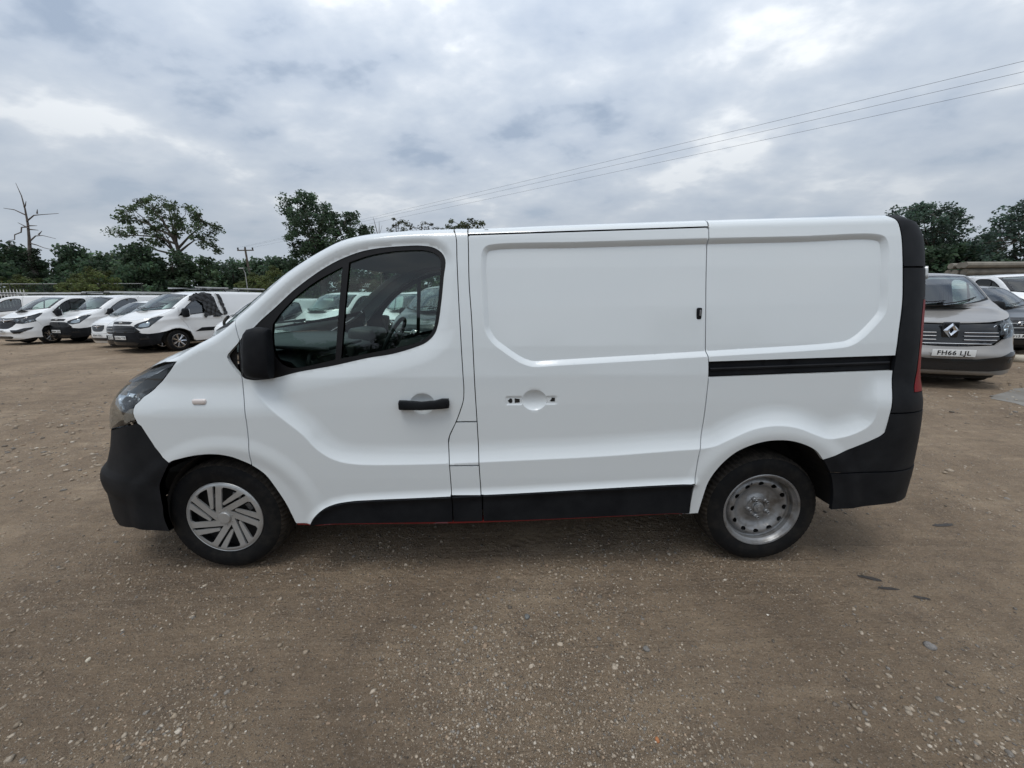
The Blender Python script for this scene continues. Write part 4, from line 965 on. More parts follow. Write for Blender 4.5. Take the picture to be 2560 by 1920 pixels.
        B.panel('grille', [(UCB, .94), f(.3, .935), f(.37, .92), f(.36, .80), f(.30, .71), f(.2, .675), (UCB, .67)], M['gloss'], van, step=st, off=.008, full=True, rim=.01, gap=0, raw=True)
        b = MB(); b.tube([(x0-.03, -.34, .92), (x0-.05, -.10, .88), (x0-.05, .10, .88), (x0-.03, .34, .92)], [.006, .016, .016, .006], 6); b.build('grille_wing', M['chrome'], van)
        b = MB(); b.lathe([(.060, 0), (.064, -.01), (.056, -.016), (.05, -.01)], 24); b.box((0, -.012, 0), (.07, .012, .02), Matrix.Rotation(.6, 3, 'Y')); e_ = b.build('round_emblem', M['chrome'], van); e_.rotation_euler = (0, 0, -math.pi/2); e_.location = (x0-.035, 0, .865)
        B.panel('lower_grille', [(UCB, .42), f(.6, .42), f(.66, .36), f(.6, .30), (UCB, .30)], M['gloss'], van, step=st, off=.018, full=True, rim=0, gap=0, raw=True)
    else:
        B.panel('grille', [(UCB, .95), f(.3, .945), f(.48, .92), f(.50, .80), f(.40, .69), f(.2, .655), (UCB, .65)], M['gloss'], van, step=st, off=.010, full=True, rim=.01, gap=0, raw=True)
        bars((.74, .86), .40, M['alloy'], .012, .02)
        b = MB(); b.lathe([(.092, 0), (.098, -.01), (.090, -.018), (.084, -.008)], 28)
        for k in range(3):
            a = math.radians(90+120*k); b.tube([(0, -.014, 0), (.09*math.cos(a), -.008, .09*math.sin(a))], [.016, .004], 4)
        e_ = b.build('star_badge', M['chrome'], van); e_.rotation_euler = (0, 0, -math.pi/2); e_.location = (x0-.03, 0, .81)
        B.panel('lower_grille', [(UCB, .42), f(.6, .42), f(.7, .36), f(.6, .28), (UCB, .28)], M['gloss'], van, step=st, off=.018, full=True, rim=0, gap=0, raw=True)
    loft('bonnet', np.concatenate([np.linspace(-2.99, -2.3, 10), np.linspace(-2.2, -1.44, 14)]), -1, 1, 21, body_m, van, centreB, B)
    loft('scuttle', np.linspace(-1.445, -1.38, 3), -1, 1, 21, M['trim'], van, centreB, B, -.004)
    uw = np.linspace(-1.385, -.78, 12)
    loft('windscreen_pillar', uw, -1, -.93, 3, body_m, van, centreB, B); loft('windscreen_pillar', uw, .93, 1, 3, body_m, van, centreB, B)
    loft('windscreen', uw, -.935, .935, 20, M['wglass'], van, centreB, B, -.004)
    loft('roof', np.concatenate([np.linspace(-.78, -.2, 8), np.linspace(0, 3.3, 20)]), -1, 1, 17, body_m, van, lambda u, xe, ze: centreB(u, xe, ze) if u < 2.2 else (xe, ze+.04*(1-smooth((u-2.2)/1.0))), B)
    for (ya, yb) in ((.50, -.08), (-.02, -.56)):
        b = MB(); pts = []
        for t_ in np.linspace(0, 1, 6):
            q = (ya+(yb-ya)*t_)/.80; u_ = -1.36+.05*t_; E_, _ = B.pos([(u_, B.ez(u_))]); xe, ye, ze = E_[0]; xc_, zc_ = centreB(u_, xe, ze); k = 1-q*q
            pts.append((xe+(xc_-xe)*k-.02, q*abs(ye), ze+(zc_-ze)*k+.02))
        b.tube(pts, .010, 5); b.build('wiper', M['seal'], van)
    b = MB(); b.box((0, 0, .36), (4.4, 1.2, .14)); b.box((0, 0, .40), (2.0, 1.84, .12)); b.build('underbody', M['under'], van)
    for ax in (-1.467, 1.467):
        b = MB(); n = 14; V = []
        for j in range(n+1):
            a = -.02+(math.pi+.04)*j/n
            for yy in (-.95, -.60): V.append((ax+.41*math.cos(a), yy, .34+.41*math.sin(a)))
        F = [(2*j, 2*j+1, 2*j+3, 2*j+2) for j in range(n)]; b.add(V, F); b.add([(x, -y, z) for x, y, z in V], F); b.box((ax, 0, .55), (.82, 1.18, .5)); b.build('arch_liner', M['under'], van)
    b = MB(); b.box((-1.30, 0, 1.12), (.75, 1.62, .26), bev=.08); b.build('dashboard', M['dash'], van)
    b = MB(); b.box((-.30, -.38, 1.15), (.16, .80, .62), bev=.05); b.box((-.30, .45, 1.15), (.16, .46, .62), bev=.05); b.box((-.55, 0, .85), (.5, 1.4, .16), bev=.04); b.build('seat', M['seat'], van)
    b = MB(); ring = [Vector((-.92, .42, 1.25))+Matrix.Rotation(-1.1, 3, 'Y') @ Vector((.18*math.cos(a), .18*math.sin(a), 0)) for a in np.linspace(0, 6.283, 17)]; b.tube(ring, .016, 5, cap=False); b.build('steering_wheel', M['dash2'], van)
    b = MB(); b.box((0, 0, 1.16), (.02, 1.60, 1.4)); b.build('bulkhead', M['lining2'], van)
    mirror_part(van, -1.22, 1.20, y=.93, s=.95)
    w1 = place_wheel(hub or (lambda p_: alloy_wheel(p_, 7)), -1.467, .335, van, yc=.83)
    for (x_, nr) in ((1.467, True), (-1.467, False), (1.467, False)): place_wheel(None, x_, .335, van, yc=.83, near=nr, share=w1)
    if plate: number_plate(van, float(SB.P(UCB, .49)[0])-.022, .49 if kind == 'custom' else .52, plate)
    if rack:
        r_ = empty('roof_rack', (0, 0, 0), 0, van)
        for s_ in (-1, 1):
            for a, b2 in rack:
                b = MB(); b.tube([(a, s_*.70, 2.045), (b2, s_*.70, 2.05)], .022, 8); b.build('rack_rail', M['galv'], r_)
        xs_ = sorted(set([q for ab in rack for q in (ab[0]+.15, ab[1]-.15)]))
        for x_ in xs_:
            b = MB(); b.tube([(x_, -.74, 1.93), (x_, -.70, 2.02), (x_, .70, 2.02), (x_, .74, 1.93)], .016, 6); b.build('rack_bar', M['trim'], r_)
    return van


# ------------------------------------------------------------------ the near van
van, VP = build_van_A('panel_van', 'black', M['white'], .016, detail=True, hub=None)
tag(van, 'white panel van with black bumpers filling the foreground, its sliding door handle missing', 'van')
# details of the near side
sl = VP['slide']
def plug(name, u, z, w, h, m, parent, off=-.004, d=.004, bev=.0, poly=None):
    P_, n_ = bodyA.pos([(u, z)], off); b = MB(); c = Vector(P_[0])
    if poly: V = [(c.x+a, c.y, c.z+b_) for a, b_ in poly]+[(c.x+a, c.y+d, c.z+b_) for a, b_ in poly]; n = len(poly); b.add(V, [tuple(range(n))]+[(i, n+i, n+(i+1) % n, (i+1) % n) for i in range(n)])
    else: b.box(c, (w, d, h), bev=bev)
    return b.build(name, m, parent)
plug('handle_hole', .096, 1.019, 0, 0, M['under'], sl, .002, .003, poly=[(-.014, 0), (-.004, -.013), (.007, -.011), (.010, 0), (.007, .011), (-.002, .013)])
plug('handle_hole', .131, 1.019, 0, 0, M['under'], sl, .002, .003, poly=[(-.013, -.012), (-.003, -.010), (.013, -.009), (.013, .009), (.002, .010), (-.013, .013)])
plug('handle_hole', .318, 1.023, 0, 0, M['under'], sl, .002, .003, poly=[(-.013, -.006), (-.006, -.010), (.013, -.010), (.013, .010), (-.004, .010), (-.006, .002)])
b = MB(); P_, _ = bodyA.pos([(1.089, 1.463)]); c = Vector(P_[0]); b.box(c, (.027, .016, .060), bev=.007); b.build('lock_cover', M['trim'], sl)
b = MB(); b.box(c+Vector((.002, -.010, .004)), (.008, .006, .030), bev=.002); b.build('lock_barrel', M['steel'], sl)
P_, n_ = bodyA.pos([(-1.529, 1.037)]); ng = math.atan2(n_[0][0], -n_[0][1])
b = MB(); b.box((0, 0, 0), (.072, .022, .030), bev=.010); rp = b.build('side_repeater', M['orange'], van); rp.location = P_[0]; rp.rotation_euler = (0, 0, ng)

# temporary ground
if 'ground' not in [o.name for o in bpy.data.objects] and globals().get('TEST', False):
    g = mesh('ground', [(-200, -60, 0), (200, -60, 0), (200, 300, 0), (-200, 300, 0)], [(0, 1, 2, 3)], mat('g', (.13, .11, .09), .9)); tag(g, kind='structure')
# reversed figures on the inside of the windscreen (they read 201 from the front)
E_, _ = bodyA.pos([(-1.037, bodyA.ez(-1.037))]); c = Vector((-1.178, .679, 1.69)); nrm = Vector((-.80, .22, .56)).normalized(); xr_ = Vector((0, 0, 1)).cross(nrm).normalized(); yr_ = nrm.cross(xr_)
text_obj('windscreen_figures', '201', .05, M['whiteprint'], van, Matrix(((xr_.x, yr_.x, nrm.x, c.x-.01), (xr_.y, yr_.y, nrm.y, c.y), (xr_.z, yr_.z, nrm.z, c.z), (0, 0, 0, 1))), .0005)

# ------------------------------------------------------------------ sister vans parked round the yard
R_ = math.radians
def put(v, x, y, deg, z=0.0, s=1.0, **k): v.location = (x, y, z); v.rotation_euler = (0, 0, R_(deg)); v.scale = (s, s, s); return tag(v, cat='van', **k)
ROW = 'vans parked nose out in the row on the left'
vv, _ = build_van_A('parked_van', 'white', M['white2'], .06, plate='VN17 XBC')
put(vv, -19.72, 15.51, 72.6, 0, 1.04, group=ROW, label='white van with dark grille and white bumper, leftmost fully visible in the row')
bg_, _ = build_van_A('parked_van', 'diamond', M['beige'], .05, plate='FH66 LJL')
put(bg_, 8.62, 5.85, 66.5, .04, 1.04, label='beige van with a diamond badge and plate FH66 LJL behind the near van tail')
c1 = build_van_B('parked_van', 'custom', M['white2'], 'CO64 YTB', rack=[(-.55, .55), (.75, 2.0)])
put(c1, -11.65, 12.25, 71, 0, 1.06, group=ROW, label='white van with torn black plastic over its side window and pale roof rails')
c2 = build_van_B('parked_van', 'custom', M['white2'], 'NA64 ZGE', rack=[(-1.1, 2.2)])
put(c2, -18.05, 16.0, 73.5, 0, 1.06, group=ROW, label='white van with a black bumper between the leftmost white van and the two small vans')
c3 = build_van_B('parked_van', 'combo', M['white2'], 'BD69 HZR', bumper='white')
put(c3, -14.55, 13.8, 73, s=.91, group=ROW, label='small white van with a rounded black grille and white bumper strip')
c4 = build_van_B('parked_van', 'citan', M['white2'], 'BV15 MFU')
put(c4, -12.70, 12.55, 72, s=.91, group=ROW, label='small white van with a star badge on its dark grille')

bX = build_van_B('parked_van', 'combo', M['white2'], None, bumper='white')
put(bX, -7.5, 10.5, 72, s=.9, label='small white van whose nose shows just left of the near van windscreen pillar')
def again(src, x, y, deg, z=0.0, s=1.0, paintm=None, **k):
    c = copy_tree(src)
    for key in ('group',):
        if key in c: del c[key]
    if paintm:
        def rec(o):
            for ch in o.children:
                if ch.type == 'MESH' and any(m_ in (M['white2'], M['white'], M['beige']) for m_ in ch.data.materials):
                    nm = ch.data.name+'_p'; me = bpy.data.meshes.get(nm)
                    if me is None:
                        me = ch.data.copy(); me.name = nm
                        for i_, m_ in enumerate(me.materials):
                            if m_ in (M['white2'], M['white'], M['beige']): me.materials[i_] = paintm
                    ch.data = me
                rec(ch)
        rec(c)
    return put(c, x, y, deg, z, s, **k)
again(c2, -25.3, 18.6, 20, s=1.10, label='white van parked side on at the far left edge, beyond the leftmost nosed in van')
again(vv, -5.45, 11.6, 68, label='white van seen through the near van quarter window, beyond its dashboard')
again(vv, -2.85, 11.6, 72, label='white van seen through the rear part of the near van door window')
again(c4, -1.15, 8.2, 70, s=1.05, paintm=M['blackpaint'], label='black van glimpsed at the rear edge of the near van door window')
again(c1, -9.3, 17.5, 72, label='white van with roof rails in the second row, behind the one with torn plastic') if False else None
again(vv, 15.6, 9.4, 78, z=.30, label='white van at the right edge of the yard, furthest right')
again(c4, 12.5, 8.0, 76, z=.22, s=.86, paintm=M['darkpaint'], label='dark grey small van between the beige van and the furthest white van')

# a few vans and trees behind the camera, which the near van's side mirrors
again(c2, -1.2, -10.5, 205, label='white van behind the camera, seen only as a reflection in the near van')
again(vv, 5.2, -11.5, 200, label='second white van behind the camera, seen only as a reflection in the near van')
# decals and loose plastic on the vans of the row
R3 = lambda v: v.matrix_basis
# torn black sheet hanging from the side window of the near row van
random.seed(5); rng = np.random.default_rng(5)
def ragged_sheet(name, outline, base_y, amp, m, label, van_):
    o = np.array(outline, float); o = dedupe(resample(o, .05)); o += rng.normal(0, .012, o.shape)
    gx, gz = np.meshgrid(np.arange(o[:, 0].min(), o[:, 0].max(), .035), np.arange(o[:, 1].min(), o[:, 1].max(), .035)); g = np.stack([gx.ravel(), gz.ravel()], -1)
    g = g[inside(g, o)&(seg_dist(g, o, True) > .015)]; v, f = triangulate(o, [], g); P, n = bodyB.pos(v, .012)
    w = amp*(np.abs(np.sin(v[:, 0]*21+1.5*np.sin(v[:, 1]*7)))*.8+np.abs(np.sin(v[:, 1]*17+v[:, 0]*9))*.5)+rng.normal(0, .004, len(v)); P = P+n*np.abs(w)[:, None]
    ob = mesh(name, P, [tuple(t) for t in f], m, None, False); ob.location = van_.location; ob.rotation_euler = van_.rotation_euler; ob.scale = van_.scale
    return tag(ob, label, 'plastic sheet')
ragged_sheet('plastic_sheet', [(-.92, 1.72), (-.70, 1.85), (-.40, 1.89), (-.16, 1.84), (-.12, 1.5), (-.08, 1.22), (.03, 1.12), (-.15, 1.08), (-.30, 1.14), (-.50, 1.09), (-.60, 1.02), (-.62, 1.15), (-.56, 1.3), (-.58, 1.55), (-.72, 1.62), (-.98, 1.60)], 0, .035, M['bagmat'], 'torn black plastic hanging over the side window of the white van with roof rails', c1)
ragged_sheet('plastic_strip', [(-.02, 1.86), (.08, 1.84), (.14, 1.6), (.17, 1.3), (.19, 1.17), (.08, 1.10), (.06, 1.3), (.03, 1.55)], 0, .03, M['bagmat'], 'narrow black plastic strip flapping behind the torn sheet on the white van door pillar', c1)

# ------------------------------------------------------------------ ground
def vnoise(x, y, seed=0):
    x = np.asarray(x, float); y = np.asarray(y, float); xi = np.floor(x).astype(np.int64); yi = np.floor(y).astype(np.int64); fx = x-xi; fy = y-yi; fx = fx*fx*(3-2*fx); fy = fy*fy*(3-2*fy)
    def h(a, b):
        n = (a*374761393+b*668265263+seed*974634777)&0xffffffff; n = ((n^(n>>13))*1274126177)&0xffffffff; return ((n^(n>>16))&0xffff)/65535.0
    return (h(xi, yi)*(1-fx)+h(xi+1, yi)*fx)*(1-fy)+(h(xi, yi+1)*(1-fx)+h(xi+1, yi+1)*fx)*fy
def fbm(x, y, o=4, seed=0):
    s = 0; a = .5
    for k in range(o): s = s+a*vnoise(x*2**k, y*2**k, seed+k); a *= .5
    return s
def sm01(t): t = np.clip(t, 0, 1); return t*t*(3-2*t)
def gh(x, y):
    """height of the yard: level under the near van, slightly rutted, rising a little to the right"""
    x = np.asarray(x, float); y = np.asarray(y, float)
    h = .30*sm01((x-7.2)/7.0)*sm01((y-1.0)/4.0)
    far = sm01((np.hypot(x, y)-60)/200); h = h*(1-far)
    n = (fbm(x*.8, y*.8, 3, 1)-.45)*.05+(fbm(x*6, y*6, 3, 7)-.45)*.012
    rut = np.exp(-((y-6.2-.12*x+.5*np.sin(x*.3))/.35)**2)*.03+np.exp(-((y-7.9-.12*x+.5*np.sin(x*.3))/.35)**2)*.03
    k = sm01((np.hypot(np.maximum(np.abs(x)-2.3, 0), np.maximum(np.abs(y)-1.0, 0)))/1.4)
    return h+n*(.22+.78*k)-.004-rut*k
def axis(c0, c1, fine, grow, lim0, lim1):
    a = list(np.arange(c0, c1+1e-6, fine)); s = fine
    while a[-1] < lim1: s *= grow; a.append(a[-1]+s)
    s = fine; b = []; q = c0
    while q > lim0: s *= grow; q -= s; b.append(q)
    return np.array(b[::-1]+a)
ax_ = axis(-3.4, 3.4, .028, 1.045, -420, 420); ay_ = axis(-2.6, .2, .028, 1.045, -60, 420)
GXm, GYm = np.meshgrid(ax_, ay_); GZm = gh(GXm, GYm); nx, ny = len(ax_), len(ay_)
me = bpy.data.meshes.new('ground'); me.vertices.add(nx*ny); me.vertices.foreach_set('co', np.stack([GXm, GYm, GZm], -1).ravel())
ii, jj = np.meshgrid(np.arange(nx-1), np.arange(ny-1)); a_ = (jj*nx+ii).ravel(); quads = np.stack([a_, a_+1, a_+nx+1, a_+nx], -1)
me.loops.add(quads.size); me.loops.foreach_set('vertex_index', quads.ravel()); me.polygons.add(len(quads)); me.polygons.foreach_set('loop_start', np.arange(0, quads.size, 4)); me.polygons.foreach_set('use_smooth', [True]*len(quads)); me.update(calc_edges=True); me.validate()
gm_ = bpy.data.materials.new('packed_gravel'); gm_.use_nodes = True; t = gm_.node_tree; bs = t.nodes['Principled BSDF']; bs.inputs['Roughness'].default_value = .92; bs.inputs['Specular IOR Level'].default_value = .25
tcn = nd(t, 'ShaderNodeTexCoord'); ob_ = tcn.outputs['Object']
def tn(scale, detail=6, rough=.6, dist=0.0, vec=None):
    n = nd(t, 'ShaderNodeTexNoise', inp={'Scale': scale, 'Detail': detail, 'Roughness': rough, 'Distortion': dist}); t.links.new(vec or ob_, n.inputs[0]); return n.outputs[0]
def mixc(fac, a, b):
    m_ = nd(t, 'ShaderNodeMix', data_type='RGBA'); 
    for i_, v in ((0, fac), (6, a), (7, b)):
        if isinstance(v, (tuple, float)): m_.inputs[i_].default_value = (*v, 1) if isinstance(v, tuple) else v
        else: t.links.new(v, m_.inputs[i_])
    return m_.outputs[2]
def rng_(v, a, b, c, d):
    n = nd(t, 'ShaderNodeMapRange', inp={'From Min': a, 'From Max': b, 'To Min': c, 'To Max': d}); t.links.new(v, n.inputs[0]); return n.outputs[0]
c1_ = ramp(t, tn(.7, 8, .62, .4), [(.30, (0.194, 0.140, 0.092)), (.45, (0.302, 0.222, 0.147)), (.58, (0.388, 0.290, 0.195)), (.74, (0.496, 0.381, 0.267))])
mpv = nd(t, 'ShaderNodeMapping'); mpv.inputs['Rotation'].default_value = (0, 0, -.22); mpv.inputs['Scale'].default_value = (.35, 3.2, 1); t.links.new(ob_, mpv.inputs[0])
stk = tn(2.2, 7, .6, .6, mpv.outputs[0])      # drag marks of wheels along the yard
c1_ = mixc(rng_(stk, .40, .62, .24, 0.0), c1_, (0.209, 0.153, 0.107))
c1_ = mixc(rng_(stk, .54, .70, 0.0, .22), c1_, (0.651, 0.508, 0.363))
c2_ = mixc(rng_(tn(5.5, 7, .65, .5), .42, .66, 0.0, .55), c1_, (0.178, 0.133, 0.096))
c3_ = mixc(rng_(tn(42, 6, .7), .52, .72, 0.0, .6), c2_, (0.450, 0.363, 0.273))
c3b = mixc(rng_(tn(11, 6, .7), .58, .70, 0.0, .35), c3_, (0.372, 0.283, 0.192))
vo = nd(t, 'ShaderNodeTexVoronoi', inp={'Scale': 95, 'Randomness': 1.0}); t.links.new(ob_, vo.inputs[0])
sp_ = nd(t, 'ShaderNodeSeparateColor'); t.links.new(vo.outputs['Color'], sp_.inputs[0])
isst = nd(t, 'ShaderNodeMath', operation='MULTIPLY'); t.links.new(rng_(vo.outputs['Distance'], .25, .42, 1, 0), isst.inputs[0]); t.links.new(rng_(sp_.outputs[0], .78, .82, 0, 1), isst.inputs[1])
vo2 = nd(t, 'ShaderNodeTexVoronoi', inp={'Scale': 230, 'Randomness': 1.0}); t.links.new(ob_, vo2.inputs[0]); sp2 = nd(t, 'ShaderNodeSeparateColor'); t.links.new(vo2.outputs['Color'], sp2.inputs[0])
grn = nd(t, 'ShaderNodeMath', operation='MULTIPLY'); t.links.new(rng_(vo2.outputs['Distance'], .30, .50, 1, 0), grn.inputs[0]); t.links.new(rng_(sp2.outputs[0], .45, .55, 0, .75), grn.inputs[1])
c3c = mixc(grn.outputs[0], c3b, ramp(t, sp2.outputs[1], [(0, (0.115, 0.095, 0.075)), (.45, (0.263, 0.210, 0.158)), (.8, (0.418, 0.341, 0.261)), (.97, (0.651, 0.567, 0.466))]))
c4_ = mixc(isst.outputs[0], c3c, ramp(t, sp_.outputs[1], [(0, (0.140, 0.116, 0.096)), (.5, (0.295, 0.248, 0.199)), (.85, (0.435, 0.371, 0.301)), (.99, (0.775, 0.696, 0.587))]))
t.links.new(c4_, bs.inputs['Base Color'])
hsg = nd(t, 'ShaderNodeMath', operation='MULTIPLY_ADD', inp={1: .5}); t.links.new(grn.outputs[0], hsg.inputs[0]); t.links.new(isst.outputs[0], hsg.inputs[2])
hsum = nd(t, 'ShaderNodeMath', operation='MULTIPLY_ADD', inp={1: .35}); t.links.new(hsg.outputs[0], hsum.inputs[0]); t.links.new(tn(60, 8, .75), hsum.inputs[2])
hs0 = nd(t, 'ShaderNodeMath', operation='MULTIPLY_ADD', inp={1: 2.0}); t.links.new(stk, hs0.inputs[0]); t.links.new(hsum.outputs[0], hs0.inputs[2]); hsum = hs0
hs2 = nd(t, 'ShaderNodeMath', operation='MULTIPLY_ADD', inp={1: 1.6}); t.links.new(tn(12, 5, .6), hs2.inputs[0]); t.links.new(hsum.outputs[0], hs2.inputs[2])
# tyre tracks: curved bands with a lug pattern
sxyz = nd(t, 'ShaderNodeSeparateXYZ'); t.links.new(ob_, sxyz.inputs[0])
def m2(op, a, b=None):
    n = nd(t, 'ShaderNodeMath', operation=op)
    for i_, v in enumerate((a, b)):
        if v is None: continue
        if isinstance(v, (int, float)): n.inputs[i_].default_value = v
        else: t.links.new(v, n.inputs[i_])
    return n.outputs[0]
trk = None; band = None; wob = m2('MULTIPLY', tn(1.1, 3, .5), .25)
for (cx_, cy_, R__) in ((3.2, -9.6, 8.05), (3.2, -9.6, 9.62), (-7.5, -6.2, 5.6), (-7.5, -6.2, 7.1), (14.0, -16.0, 18.6), (-2.0, 22.0, 17.6), (-2.0, 22.0, 16.1)):
    dx = m2('SUBTRACT', sxyz.outputs[0], cx_); dy = m2('SUBTRACT', sxyz.outputs[1], cy_); rr_ = m2('ADD', m2('SQRT', m2('ADD', m2('MULTIPLY', dx, dx), m2('MULTIPLY', dy, dy))), wob)
    d_ = m2('ABSOLUTE', m2('SUBTRACT', rr_, R__)); mk = rng_(d_, .075, .115, 1, 0); mk = m2('MAXIMUM', mk, 0.0); mk = m2('MINIMUM', mk, 1.0)
    an = m2('MULTIPLY', m2('ARCTAN2', dy, dx), R__*2*math.pi/.075); lug = m2('SINE', m2('ADD', an, m2('MULTIPLY', d_, 55.0)))
    v = m2('MULTIPLY', mk, m2('MULTIPLY', lug, .5)); trk = v if trk is None else m2('ADD', trk, v); band = mk if band is None else m2('MAXIMUM', band, mk)
wear = m2('MAXIMUM', m2('MINIMUM', rng_(tn(.9, 4, .6), .42, .60, 0, 1), 1.0), 0.0)
trk = m2('MULTIPLY', trk, wear); band = m2('MULTIPLY', band, wear)
c4b = mixc(m2('MULTIPLY', band, .30), c4_, (0.388, 0.290, 0.192)); t.links.new(c4b, bs.inputs['Base Color'])
hs3 = m2('ADD', hs2.outputs[0], m2('SUBTRACT', m2('MULTIPLY', trk, .4), m2('MULTIPLY', band, .5)))
bn = nd(t, 'ShaderNodeBump', inp={'Strength': 1.0, 'Distance': .032}); t.links.new(hs3, bn.inputs['Height']); t.links.new(bn.outputs[0], bs.inputs['Normal'])
me.materials.append(gm_); ground = link(bpy.data.objects.new('ground', me)); tag(ground, kind='structure')

# ------------------------------------------------------------------ loose stones
def colmat(name, rough=.85):
    m_ = bpy.data.materials.new(name); m_.use_nodes = True; t_ = m_.node_tree; b_ = t_.nodes['Principled BSDF']; b_.inputs['Roughness'].default_value = rough; b_.inputs['Specular IOR Level'].default_value = .3
    at_ = nd(t_, 'ShaderNodeAttribute', attribute_name='col'); tc_ = nd(t_, 'ShaderNodeTexCoord'); n_ = nd(t_, 'ShaderNodeTexNoise', inp={'Scale': 160, 'Detail': 4}); t_.links.new(tc_.outputs['Object'], n_.inputs[0])
    mr_ = nd(t_, 'ShaderNodeMapRange', inp={'From Min': .3, 'From Max': .7, 'To Min': .7, 'To Max': 1.25}); t_.links.new(n_.outputs[0], mr_.inputs[0])
    vm_ = nd(t_, 'ShaderNodeVectorMath', operation='SCALE'); t_.links.new(at_.outputs['Color'], vm_.inputs[0]); t_.links.new(mr_.outputs[0], vm_.inputs['Scale']); t_.links.new(vm_.outputs[0], b_.inputs['Base Color'])
    return m_
MST = colmat('loose_stone')
bm = bmesh.new(); bmesh.ops.create_icosphere(bm, subdivisions=1, radius=1); ICO = np.array([v.co[:] for v in bm.verts]); ICF = np.array([[v.index for v in f.verts] for f in bm.faces]); bm.free()
bm = bmesh.new(); bmesh.ops.create_icosphere(bm, subdivisions=2, radius=1); ICO2 = np.array([v.co[:] for v in bm.verts]); ICF2 = np.array([[v.index for v in f.verts] for f in bm.faces]); bm.free()
def raw_mesh(name, V, F, m_, cols=None, smooth=False):
    me_ = bpy.data.meshes.new(name); V = np.asarray(V, np.float32); F = np.asarray(F, np.int32); k = F.shape[1]
    me_.vertices.add(len(V)); me_.vertices.foreach_set('co', V.ravel()); me_.loops.add(F.size); me_.loops.foreach_set('vertex_index', F.ravel()); me_.polygons.add(len(F)); me_.polygons.foreach_set('loop_start', np.arange(0, F.size, k))
    if smooth: me_.polygons.foreach_set('use_smooth', [True]*len(F))
    me_.update(calc_edges=True); me_.materials.append(m_)
    if cols is not None:
        ca = me_.color_attributes.new('col', 'FLOAT_COLOR', 'POINT'); ca.data.foreach_set('color', np.concatenate([cols, np.ones((len(cols), 1))], 1).astype(np.float32).ravel())
    return me_
PAL = np.array([(.26, .21, .155), (.31, .255, .195), (.19, .172, .15), (.35, .295, .23), (.42, .37, .305), (.27, .20, .14), (.58, .54, .47), (.14, .118, .095)])
def stones(name, n, rmin, rmax, sampler, r_, label=None):
    xy = sampler(n); n = len(xy); s = rmin*(rmax/rmin)**(r_.random(n)**2.2); sc_ = np.stack([s*r_.uniform(.8, 1.4, n), s*r_.uniform(.7, 1.1, n), s*r_.uniform(.45, .85, n)], -1)
    base_ = ICO[None]*(1+r_.uniform(-.38, .34, (n, len(ICO), 1))); base_ = base_*sc_[:, None]
    a = r_.uniform(0, 6.283, n); ca, sa = np.cos(a)[:, None], np.sin(a)[:, None]; x = base_[..., 0]*ca-base_[..., 1]*sa; y = base_[..., 0]*sa+base_[..., 1]*ca
    z = base_[..., 2]+(gh(xy[:, 0], xy[:, 1])+sc_[:, 2]*r_.uniform(-.35, .40, n))[:, None]
    V = np.stack([x+xy[:, :1], y+xy[:, 1:], z], -1).reshape(-1, 3); F = (ICF[None]+(np.arange(n)*len(ICO))[:, None, None]).reshape(-1, 3)
    ci = r_.choice(len(PAL), n, p=(.28, .2, .13, .14, .045, .15, .004, .051)); cc_ = PAL[ci]*r_.uniform(.8, 1.2, (n, 1)); cols = np.repeat(cc_, len(ICO), 0)
    o = link(bpy.data.objects.new(name, raw_mesh(name, V, F, MST, cols))); return tag(o, kind='stuff')
r_ = np.random.default_rng(3)
def fan(rmin, rmax, p_, thr, sc_=1.3):
    def f_(n):
        d = rmin*(rmax/rmin)**(r_.random(n*3)); a = r_.uniform(R_(-62), R_(62), n*3); x = .087+d*np.sin(a); y = -2.93+d*np.cos(a)
        k = fbm(x*sc_, y*sc_, 3, 11)+r_.normal(0, .10, len(x)) > thr; q = np.stack([x, y], -1)[k]; return q[:n]
    return f_
stones('gravel', 38000, .0018, .0072, fan(1.0, 6.0, 0, .42), r_)
stones('gravel', 9000, .004, .0125, fan(1.2, 9.0, 0, .50, 1.6), r_)
stones('gravel', 15000, .010, .030, fan(4.5, 34, 0, .40, .5), r_)

